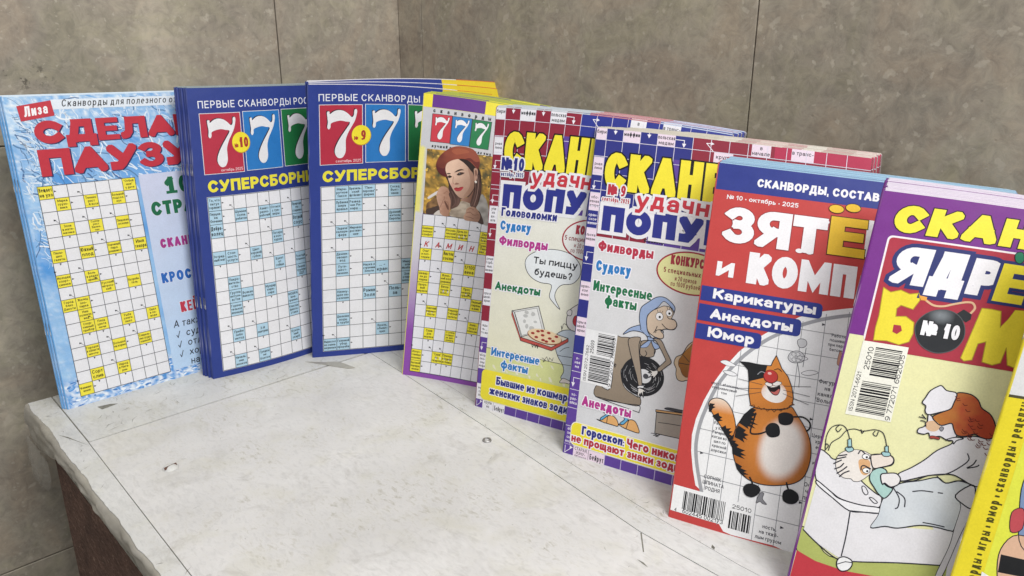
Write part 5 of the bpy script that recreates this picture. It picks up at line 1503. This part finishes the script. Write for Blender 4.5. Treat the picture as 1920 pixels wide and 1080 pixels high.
# ------------------------------------------------------------------ the counter under white plastic film
def make_film(name, base0, base1, dirt, rough, sheen):
    m, nt, b = nodes_of(name)
    pos = N(nt, 'ShaderNodeNewGeometry').outputs['Position']
    n1 = noise_n(nt, pos, 9, 5, .6, .5)
    c = ramp(nt, n1, [(.3, lin(base0)), (.65, lin(base1))])
    # rubbed-in dirt: short slanting strokes
    mp = N(nt, 'ShaderNodeMapping'); mp.inputs['Rotation'].default_value = (0, 0, R(-6)); mp.inputs['Scale'].default_value = (1, .4, 1)
    L(nt, pos, mp.inputs['Vector'])
    st = noise_n(nt, mp.outputs[0], 260, 6, .68, .5)
    c = mix(nt, 1.0, c, ramp(nt, st, [(.34, (.88, .88, .875)), (.5, (1, 1, 1)), (.64, (1.06, 1.06, 1.06))]), 'MULTIPLY')
    yl = ramp(nt, noise_n(nt, pos, 19, 4, .6, .5), [(.5, (1, 1, 1)), (.68, (.95, .945, .89))])
    c = mix(nt, 1.0, c, yl, 'MULTIPLY')
    zone = ramp(nt, noise_n(nt, pos, 11, 4, .6, .3), [(.42, (0, 0, 0)), (.68, (1, 1, 1))])
    sm = ramp(nt, st, [(.5, (0, 0, 0)), (.68, (1, 1, 1))])
    k = math_n(nt, 'MULTIPLY', math_n(nt, 'MULTIPLY', zone, sm), dirt * .8)
    c = mix(nt, k, c, lin('8f8b78'))
    cl = ramp(nt, noise_n(nt, pos, 26, 6, .7, 1.2), [(.56, (0, 0, 0)), (.75, (1, 1, 1))])
    c = mix(nt, math_n(nt, 'MULTIPLY', cl, dirt * .42), c, lin('96928a'))
    sp = N(nt, 'ShaderNodeTexVoronoi'); sp.inputs['Scale'].default_value = 75
    L(nt, pos, sp.inputs['Vector'])
    spm = ramp(nt, sp.outputs['Distance'], [(.03, (1, 1, 1)), (.06, (0, 0, 0))])
    sep = N(nt, 'ShaderNodeSeparateColor'); L(nt, sp.outputs['Color'], sep.inputs[0])
    c = mix(nt, math_n(nt, 'MULTIPLY', math_n(nt, 'MULTIPLY', spm, math_n(nt, 'GREATER_THAN', sep.outputs[1], .72)), .35), c, lin('5c584e'))
    L(nt, c, b.inputs['Base Color'])
    L(nt, math_n(nt, 'MULTIPLY_ADD', st, .3, rough), b.inputs['Roughness'])
    b.inputs['Specular IOR Level'].default_value = sheen
    h = math_n(nt, 'ADD', math_n(nt, 'MULTIPLY', st, .35), noise_n(nt, pos, 30, 4, .55, .8))
    bump(nt, b, h, .28, .003)
    return m


M_FILM = make_film('white_table_film', 'cac9c8', 'd8d7d6', 1.0, .3, .35)
M_STRIP = make_film('worn_film_strip', 'c5c5c3', 'd6d6d5', 1.1, .28, .4)
M_WRAP = make_film('crumpled_film', '827e75', 'b4b0a8', .8, .2, .5)
m, nt, b = nodes_of('grey_grime')
pos = N(nt, 'ShaderNodeNewGeometry').outputs['Position']
L(nt, ramp(nt, noise_n(nt, pos, 150, 4), [(.3, lin('55534c')), (.7, lin('8c8a80'))]), b.inputs['Base Color'])
b.inputs['Roughness'].default_value = .7
M_GRIME = m
m, nt, b = nodes_of('dusty_board')
pos = N(nt, 'ShaderNodeNewGeometry').outputs['Position']
L(nt, ramp(nt, noise_n(nt, pos, 120, 4), [(.3, lin('6f6c64')), (.7, lin('aaa79d'))]), b.inputs['Base Color'])
b.inputs['Roughness'].default_value = .8
M_DUST = m
m, nt, b = nodes_of('brown_fibre_board')
pos = N(nt, 'ShaderNodeNewGeometry').outputs['Position']
mp = N(nt, 'ShaderNodeMapping'); mp.inputs['Rotation'].default_value = (R(40), 0, 0); mp.inputs['Scale'].default_value = (1, .35, 1)
L(nt, pos, mp.inputs['Vector'])
f1 = noise_n(nt, mp.outputs[0], 320, 6, .75, 1.2)
c = ramp(nt, f1, [(.3, lin('2a1c17')), (.46, lin('5a4036')), (.6, lin('7c5e50')), (.74, lin('c0a998'))])
c = mix(nt, 1.0, c, ramp(nt, noise_n(nt, pos, 25, 4), [(.3, (.7, .7, .7)), (.7, (1.15, 1.15, 1.15))]), 'MULTIPLY')
L(nt, c, b.inputs['Base Color'])
b.inputs['Roughness'].default_value = .9
bump(nt, b, f1, .7, .004)
M_BOARD = m

counter = empty('counter', (0.38, 0.3, -0.745))
tag(counter, 'low counter covered with worn white plastic film, standing in the tiled corner', 'counter')
CO = Vector(counter.location)


def slab(name, poly, z0, z1, mat, parent=counter, extra=None, emat=None):
    """flat prism; extra = thin grime marks lying on it, as further polygons of a second material"""
    n = len(poly)
    V = [Vector((x, y, z1)) - CO for x, y in poly] + [Vector((x, y, z0)) - CO for x, y in poly]
    F = [list(range(n)), list(range(2 * n - 1, n - 1, -1))] + [[i, i + n, (i + 1) % n + n, (i + 1) % n] for i in range(n)]
    MI = [0] * len(F)
    for k, pts in enumerate(extra or []):
        i0 = len(V)
        V += [Vector((x, y, z1 + .00012 + .00002 * (k % 9))) - CO for x, y in pts]
        F.append(list(range(i0, i0 + len(pts))))
        MI.append(1)
    return link_mesh(name, V, F, [mat] + ([emat] if emat else []), parent, midx=MI)


def ccw(p):
    a = sum(p[i][0] * p[(i + 1) % len(p)][1] - p[(i + 1) % len(p)][0] * p[i][1] for i in range(len(p)))
    return p if a > 0 else p[::-1]


YF = -0.25
SEAM_L = [(.1395, .686), (.137, .58), (.134, .45), (.131, .2), (.13, YF)]
SEAM_R = [(.4405, .686), (.4325, .607), (.4137, .451), (.4047, .385), (.3871, .26), (.385, .19), (.385, YF)]
SEAM_2 = [(.462, .688), (.4471, .5415), (.4287, .4082), (.4104, .258), (.405, .19), (.405, YF)]
GAP = .00035
mv = lambda pts, dx: [(x + dx, y) for x, y in pts]


def scratch(n, seed, box, ln, wd):
    rr = random.Random(seed)
    out = []
    for i in range(n):
        x, y, a = rr.uniform(box[0], box[2]), rr.uniform(box[1], box[3]), rr.gauss(.7, .7)
        l_, w = rr.uniform(.3, 1) * ln, rr.uniform(.3, 1) * wd
        c_, s_ = math.cos(a), math.sin(a)
        k = rr.uniform(-.25, .25) * l_
        out.append(ccw([(x, y), (x + c_ * l_ * .5 - s_ * (k + w), y + s_ * l_ * .5 + c_ * (k + w)), (x + c_ * l_, y + s_ * l_), (x + c_ * l_ * .5 - s_ * k, y + s_ * l_ * .5 + c_ * k)]))
    return out


slab('top_board', [(.121, .818), (.121, YF), (.6485, YF), (.6485, .818)], -.03, -.0014, M_DUST)
MARKS_C = [ccw(p) for p in ([(.3862, .2590), (.3868, .2582), (.3700, .2440), (.3696, .2448)], [(0.3603, 0.2431), (0.3606, 0.2376), (0.3586, 0.2326), (0.3590, 0.2372)])]
slab('film_sheet', ccw(mv(SEAM_L, GAP) + mv(SEAM_R, -GAP)[::-1]), -.0012, 0, M_FILM, extra=MARKS_C + scratch(40, 3, (.15, .22, .38, .66), .006, .0004), emat=M_GRIME)
RAG = [(.1196 + .0016 * noise.noise((y_ * 41, 2, 0)) + .0022 * noise.noise((y_ * 13, 5, 0)) + .0007 * noise.noise((y_ * 190, 1, 0)), y_) for y_ in [.815 + (YF - .815) * i / 260 for i in range(261)]]
slab('film_strip', ccw(RAG + mv(SEAM_L, -GAP)[::-1] + [(.1405, .815)]), -.0012, .0001, M_STRIP, extra=[ccw([(.1234, .7216), (.129, .71), (.1383, .6788), (.132, .6975)])] + scratch(18, 5, (.12, .3, .132, .8), .01, .0005), emat=M_GRIME)
slab('film_strip', ccw([(.1418, .815), (.1402, .6872), (.4612, .6892), (.64, .69), (.648, .815)]), -.0012, .0002, M_STRIP, extra=[ccw([(.1673, .7577), (.1785, .7556), (.1846, .751), (.1689, .748)])] + scratch(50, 6, (.15, .69, .4, .76), .016, .0006), emat=M_GRIME)
slab('film_strip', ccw(mv(SEAM_R, GAP) + mv(SEAM_2, -GAP * .6)[::-1]), -.0012, .0001, M_STRIP, extra=scratch(14, 7, (.405, .25, .43, .5), .008, .0005), emat=M_GRIME)
slab('film_strip', ccw(mv(SEAM_2, GAP * .6) + [(.6485, YF), (.6485, .6888)]), -.0012, .00015, M_FILM, extra=[ccw([(0.4113, 0.2149), (0.4098, 0.2118), (0.407, 0.2107), (0.4081, 0.2138)])] + scratch(12, 9, (.41, .2, .46, .5), .008, .0005), emat=M_GRIME)
# a strip of creased tape at the back right corner of the sheet
slab('tape', ccw([(.385, .70), (.4, .688), (.4035, .66), (.396, .664), (.372, .715)]), .0003, .0005, M_WRAP)
slab('side_board', [(.121, .742), (.121, YF), (.139, YF), (.139, .742)], -.744, -.031, M_BOARD)
slab('back_board', [(.14, .742), (.6485, .742), (.6485, .76), (.14, .76)], -.744, -.031, M_BOARD)

# crumpled edge of the film hanging over the left side
V, F = [], []
ny, nz_ = 190, 16
for i in range(ny + 1):
    y = .817 + (YF - .817) * i / ny
    dep = .015 + .027 * max(0, (y - .66) / .15) ** 1.3 + .003 * noise.noise((y * 16, 1.3, 0)) + .0015 * noise.noise((y * 60, 4, 0))
    for j in range(nz_ + 1):
        t = j / nz_
        zz = -.0003 - dep * max(0, t - .12) / .88 - .0022 * (1 - math.cos(min(1, t / .25) * math.pi / 2))
        bul = .002 * math.sin(math.pi * min(1, t * 1.1)) - .001 * t
        bul += (.0018 * noise.noise((y * 30, t * 2.2, 2.0)) + .0012 * noise.noise((y * 110, t * 5, 7.0)) + .002 * noise.noise((y * 14 + t * 3, t * 4, 5.0))) * min(1, t * 3)
        bul -= .0075 * (1 - math.sin(min(1, t / .25) * math.pi / 2))
        bul += .0012 * noise.noise((y * 60, t * 3, 9.0))
        V.append(Vector((.1172 - bul, y, zz)) - CO)
for i in range(ny):
    for j in range(nz_):
        a_ = i * (nz_ + 1) + j
        F.append([a_, a_ + 1, a_ + nz_ + 2, a_ + nz_ + 1])
link_mesh('film_hem', V, F, M_WRAP, counter, smooth=True)
# a loose loop of clear film below the back corner
m, nt, b = nodes_of('clear_film')
b.inputs['Base Color'].default_value = (.55, .54, .5, 1)
b.inputs['Roughness'].default_value = .18
b.inputs['Alpha'].default_value = .22
pos = N(nt, 'ShaderNodeNewGeometry').outputs['Position']
bump(nt, b, noise_n(nt, pos, 120, 4, .6, 1), .6, .003)
V, F = [], []
for i in range(25):
    t = i / 24
    y = .812 - .085 * t
    for j in range(9):
        s = j / 8
        zz = -.028 - s * (.012 + .034 * math.sin(math.pi * t) ** .8)
        V.append(Vector((.1125 - .007 * math.sin(math.pi * s) * math.sin(math.pi * t) + .0012 * noise.noise((t * 9, s * 3, 1)), y, zz)) - CO)
for i in range(24):
    for j in range(8):
        a_ = i * 9 + j
        F.append([a_, a_ + 1, a_ + 10, a_ + 9])
link_mesh('loose_film', V, F, m, counter, smooth=True)


# a slotted screw head pressed through the film and a small metal eyelet
def lathe(prof, n=28):
    V, F = [], []
    for r_, z in prof:
        for i in range(n):
            a = 2 * math.pi * i / n
            V.append(Vector((r_ * math.cos(a), r_ * math.sin(a), z)))
    for k in range(len(prof) - 1):
        for i in range(n):
            F.append([k * n + i, k * n + (i + 1) % n, (k + 1) * n + (i + 1) % n, (k + 1) * n + i])
    return V, F


V, F = lathe([(.0068, .0001), (.0060, .0009), (.0044, .0022), (.0025, .0028), (.0004, .0029)])
F.append(list(range(4 * 28, 5 * 28)))
rr = random.Random(1)
V = [Vector((v.x * (1 + .16 * noise.noise((v.x * 300, v.y * 300, 0))), v.y * (1 + .16 * noise.noise((v.x * 300, v.y * 300, 3))), v.z)) + Vector((.1759, .5907, 0)) - CO for v in V]
o = link_mesh('screw_head', V, F, M_STRIP, counter, smooth=True)
i0 = [Vector((.1759, .5907, 0)) - CO + Vector(p) for p in ((-.0058, -.0034, .0018), (.0050, -.0016, .0018), (.0050, .0000, .0031), (-.0058, -.0018, .0031))]
link_mesh('slot', i0 + [p - Vector((0, 0, .0006)) for p in i0], [(0, 1, 2, 3), (0, 4, 5, 1), (2, 6, 7, 3)], M_BOARD, o)
V, F = lathe([(.0024, .0003), (.0024, .0012), (.003, .0016), (.0038, .0014), (.0043, .0003)])
V = [v + Vector((.398, .437, 0)) - CO for v in V]
link_mesh('eyelet', V, F, M_STEEL, counter, smooth=True)
# ------------------------------------------------------------------ build the magazines and their stacks
def body_parts(a, root, cover_col, edge_fn, t, spine_col):
    sh = a.sh
    W, H = a.W, a.H
    ORG = None
    extra = []
    # folded spine and back cover belong to the cover
    nv = 26
    for i in range(nv):
        d0, d1 = H * i / nv, H * (i + 1) / nv
        cc = lin(spine_col)
        for k in range(6):
            q, nn, cs = [], [], []
            for dd, kk in ((d0, k), (d0, k + 1), (d1, k + 1), (d1, k)):
                ang = math.pi * kk / 6
                p, n_ = sh.at(0, dd, -t / 2 + t / 2 * math.cos(ang))
                e = (sh.at(.5, dd, 0)[0] - sh.at(0, dd, 0)[0]).normalized()
                q.append(p - e * (t / 2000 * math.sin(ang)))
                nn.append((n_ * math.cos(ang) - e * math.sin(ang)).normalized())
                wear = max(0, noise.noise((dd * .16, kk * .8, t)) - .1) * .7 * (1 if kk in (1, 2, 5) else .4)
                cs.append(mixc(cc, lin('d9d8d8'), min(.7, wear)))
            extra.append((q[::-1], nn[::-1], cs[::-1]) if False else (q, nn, cs))
    gu = 12
    for i in range(gu):
        for j in range(12):
            q, nn = [], []
            for uu, dd in ((i, j), (i + 1, j), (i + 1, j + 1), (i, j + 1)):
                p, n_ = sh.at(W * uu / gu, H * dd / 12, -t)
                q.append(p); nn.append(-n_)
            extra.append((q, nn, [lin(cover_col)] * 4))
    cov = a.build('cover', root, M_PRINT, extra)
    # pages
    pg = Art(sh)
    pg.part('page_block')
    ex = []
    nl = 5
    for lay in range(nl):
        z0, z1 = -.12 - (t - .24) * lay / nl, -.12 - (t - .24) * (lay + 1) / nl
        jut = -.5 - .3 * ((lay * 7) % 3) / 2
        for i in range(30):
            u0, u1 = .4 + (W - .8) * i / 30, .4 + (W - .8) * (i + 1) / 30
            colr = lin(edge_fn((u0 + u1) / 2, lay))
            e_ = [sh.at(u0, jut, z1), sh.at(u1, jut, z1), sh.at(u1, jut, z0), sh.at(u0, jut, z0)]
            if lay == 0 or True:                                   # the pages stand a hair above the cover
                f_ = [sh.at(u0, .4, z0), sh.at(u1, .4, z0), sh.at(u1, jut, z0), sh.at(u0, jut, z0)]
                ex.append(([p for p, _ in f_], [n_ for _, n_ in f_], [colr] * 4))
            up = (sh.at(u0, 0, 0)[0] - sh.at(u0, 5, 0)[0]).normalized()
            ex.append(([p for p, _ in e_][::-1], [up] * 4, [colr] * 4))
            e_ = [sh.at(u0, H - .2, z0), sh.at(u1, H - .2, z0), sh.at(u1, H - .2, z1), sh.at(u0, H - .2, z1)]
            ex.append(([p for p, _ in e_][::-1], [-up] * 4, [lin('cfccc6')] * 4))
        for j in range(12):
            d0, d1 = .3 + (H - .6) * j / 12, .3 + (H - .6) * (j + 1) / 12
            e_ = [sh.at(W - .3 - jut, d0, z0), sh.at(W - .3 - jut, d0, z1), sh.at(W - .3 - jut, d1, z1), sh.at(W - .3 - jut, d1, z0)]
            rt = (sh.at(W, d0, 0)[0] - sh.at(W - 5, d0, 0)[0]).normalized()
            ex.append(([p for p, _ in e_][::-1], [rt] * 4, [lin('d2cfc8')] * 4))
    pages = pg.build('page_block', root, M_EDGE, ex)
    out = [cov, pages]
    # two wire staples on the fold
    for f in (.27, .73):
        V, F = [], []
        dA, dB = H * f - 6, H * f + 6
        e = (sh.at(.5, dA, 0)[0] - sh.at(0, dA, 0)[0]).normalized()
        pts = []
        for dd in (dA, dB):
            p, n_ = sh.at(0, dd, -t / 2)
            pts.append((p - e * (t / 2000 + .0001), n_))
        for p, n_ in pts:
            for k in range(8):
                an = math.pi * 2 * k / 8
                V.append(p + n_ * (.00028 * math.cos(an)) - e * (.00028 * math.sin(an)))
        for k in range(8): F.append([k, (k + 1) % 8, 8 + (k + 1) % 8, 8 + k])
        F += [list(range(8)), list(range(15, 7, -1))]
        out.append(link_mesh('staple', V, F, M_STEEL, root, smooth=True))
    return out


NTH = ['second', 'third', 'fourth', 'fifth', 'sixth', 'seventh', 'eighth', 'ninth', 'tenth', 'eleventh', 'twelfth']


def stack(sheet_p, cover_fn, label, short, n, edge_fn, tang=0.0, dz=0.0, jit=.4, gap=1.08, seed=1, roll=0.0, zj=.35):
    sh = Sheet(*sheet_p)
    a, spine_col, back_col, o_ = cover_fn(sh)
    t = o_['t']
    root = empty('puzzle_magazine', sh.A)
    grp = 'leaning stack of ' + short
    tag(root, label, 'magazine', grp if n > 1 else None)
    parts = body_parts(a, root, back_col, edge_fn, t, spine_col)
    cov = parts[0]
    for nm in a.parts:
        if nm != 'cover' and a.parts[nm]: a.build(nm, cov)
    rr = random.Random(seed)
    lean = sh.l0 + sh.l1 / 2
    for i in range(1, n):
        r_ = root.copy()
        COL.objects.link(r_)
        off = sh.nb * (t / 1000 * gap / math.cos(lean) * i) - sh.tg * (tang / 1000 * i + rr.uniform(-jit, jit) / 1000)
        r_.location = sh.A + off + Vector((0, 0, (dz * i + rr.uniform(0, 1) ** 2 * zj * 2) / 1000))
        ra = R(rr.uniform(.1, 1) * roll)
        rot = Matrix.Rotation(R(rr.uniform(-.15, .15)), 4, 'Z') @ Matrix.Rotation(-ra, 4, sh.nb)
        r_.location += sh.tg * (sh.H * math.sin(ra))
        r_.rotation_euler = rot.to_euler()
        r_['label'] = '%s copy back in the stack of %s' % (NTH[i - 1], short)
        for p in parts:
            c = p.copy()
            COL.objects.link(c)
            c.parent = r_
    return root


def pal(*cols):
    return lambda u, lay: cols[lay % len(cols)]


SHEETS = {
    'M1': ([0.1455, 0.7713], [0.0039, 0.0, 0.141, 0.0, 0.0152, 0.212, 0.3]),
    'M2': ([0.2783, 0.7413], [-0.2097, 2.5711, 0.1173, 0.0002, 0.0885, 0.215, 0.305]),
    'M3': ([0.3852, 0.719], [-0.5658, 0.35, 0.0177, 0.3541, 0.0606, 0.245, 0.305]),
    'M4': ([0.4308, 0.6089], [-1.101, -1.3235, 0.2542, 0.2945, -0.0223, 0.17, 0.305]),
    'M5': ([0.437, 0.496], [-1.3235, 0.0, 0.1207, 0.2906, 0.0174, 0.195, 0.29]),
    'M6': ([0.4318, 0.3747], [-1.3382, 0.0776, 0.3494, 0.1402, -0.0836, 0.222, 0.29]),
    'M7': ([0.4173, 0.2549], [-1.3027, 0.797, 0.404, 0.1445, -0.0129, 0.205, 0.275]),
    'M8': ([0.4015, 0.1555], [-1.2302, 0.0, 0.3987, 0.1911, 0.0881, 0.2, 0.27]),
    'M9': ([0.4108, 0.0731], [-1.2217, 0.0, 0.384, 0.15, 0.1396, 0.2, 0.27]),
}
stack(SHEETS['M1'], cover_pause, 'icy blue crossword magazine with big red title, front copy standing leftmost against the wall', 'icy blue magazines', 3, pal('d8e4ee', 'bcd6ea', 'e4e8ec'), tang=1.5, seed=2)
stack(SHEETS['M2'], lambda s: cover_super(s, '10', 'октябрь', 1.0, SUP_A, 0, '2a3d88'), 'dark blue magazine with coloured sevens and yellow badge 10, front copy beside the icy one', 'left blue sevens magazines beside the icy ones', 6, pal('6a7a86', 'c8cdd0', '7d8a84', 'd4d6d6'), tang=.7, seed=3, jit=.7, roll=.3)
stack(SHEETS['M3'], lambda s: cover_super(s, '9', 'сентябрь', 1.12, SUP_B, -3.2, '2a3d8c'), 'dark blue magazine with coloured sevens and yellow badge 9, front copy, creased at its top', 'right blue sevens magazines beside the red berets', 5, lambda u, lay: ('d8d6dc', 'c2c0c8', 'e2e0e4')[lay % 3] if u < 168 else ('c4462a', 'dd9a34', 'b83a28', 'e2c22c', 'c4502a')[lay % 5], tang=.5, dz=.7, seed=4, jit=.9, roll=3.6)
stack(SHEETS['M4'], cover_beret, 'purple edged crossword magazine showing a woman in a red beret, front copy in the corner', 'red beret magazines', 9, lambda u, lay: ('a9b23e', 'c2c46a', '8e9a48', 'b9bb94', 'd0d052')[lay % 5] if u < 95 else ('b9bcb8', 'a2a6a4', 'c8cac8')[lay % 3], tang=-2.2, dz=.1, jit=1.5, zj=.6, roll=.25, seed=5)
stack(SHEETS['M5'], lambda s: cover_parrot(s, '10'), 'red bordered puzzle magazine numbered 10 with a pizza box cartoon, front copy', 'red bordered pizza magazines', 9, lambda u, lay: ('bcc3ca', 'cfd4d8', 'a9b4bd', 'd6d8da')[lay % 4] if u < 75 else (('b8636a', 'd8d2d2', 'a8505c', 'c9b4b4')[lay % 4] if u < 135 else ('b4cbe0', 'd9dde4', '8f4a86', 'c6d6e4')[lay % 4]), tang=-.5, dz=0.0, jit=2, zj=.7, roll=.2, seed=6)
stack(SHEETS['M6'], lambda s: cover_parrot(s, '9'), 'navy bordered puzzle magazine numbered 9 with a granny holding a record, front copy', 'navy bordered granny magazines', 9, lambda u, lay: ('cdc6b8', 'dcd7cc', 'b7b0a2', 'd4cec2')[lay % 4] if u < 105 else ('d9d3c8', 'c08088', 'e0dbd2', 'b9b2a6')[(lay + int(u / 17)) % 4], tang=-.4, dz=.0, jit=1.2, zj=.6, roll=.2, seed=7)
stack(SHEETS['M7'], cover_cat, 'red and blue magazine with a laughing orange cat cartoon, front copy', 'orange cat magazines', 10, pal('9fc3da', '6f97bb', 'b4d2e2', '5d7fae', 'a8cadd'), tang=-.3, dz=.05, jit=.7, zj=.4, seed=8)
stack(SHEETS['M8'], cover_bomb, 'purple topped magazine with a round black bomb and a nurse cartoon, front copy', 'bomb and nurse magazines', 9, pal('dcd3e0', 'c7b8d0', 'e2dce4', '8a5a98', 'd8cfdc'), tang=-.2, dz=.45, jit=.6, zj=.4, seed=9)
stack(SHEETS['M9'], cover_yellow, 'bright yellow magazine with grey top, cut off at the right edge beside the nurse magazine', 'yellow magazines', 1, pal('d8d4c0'))
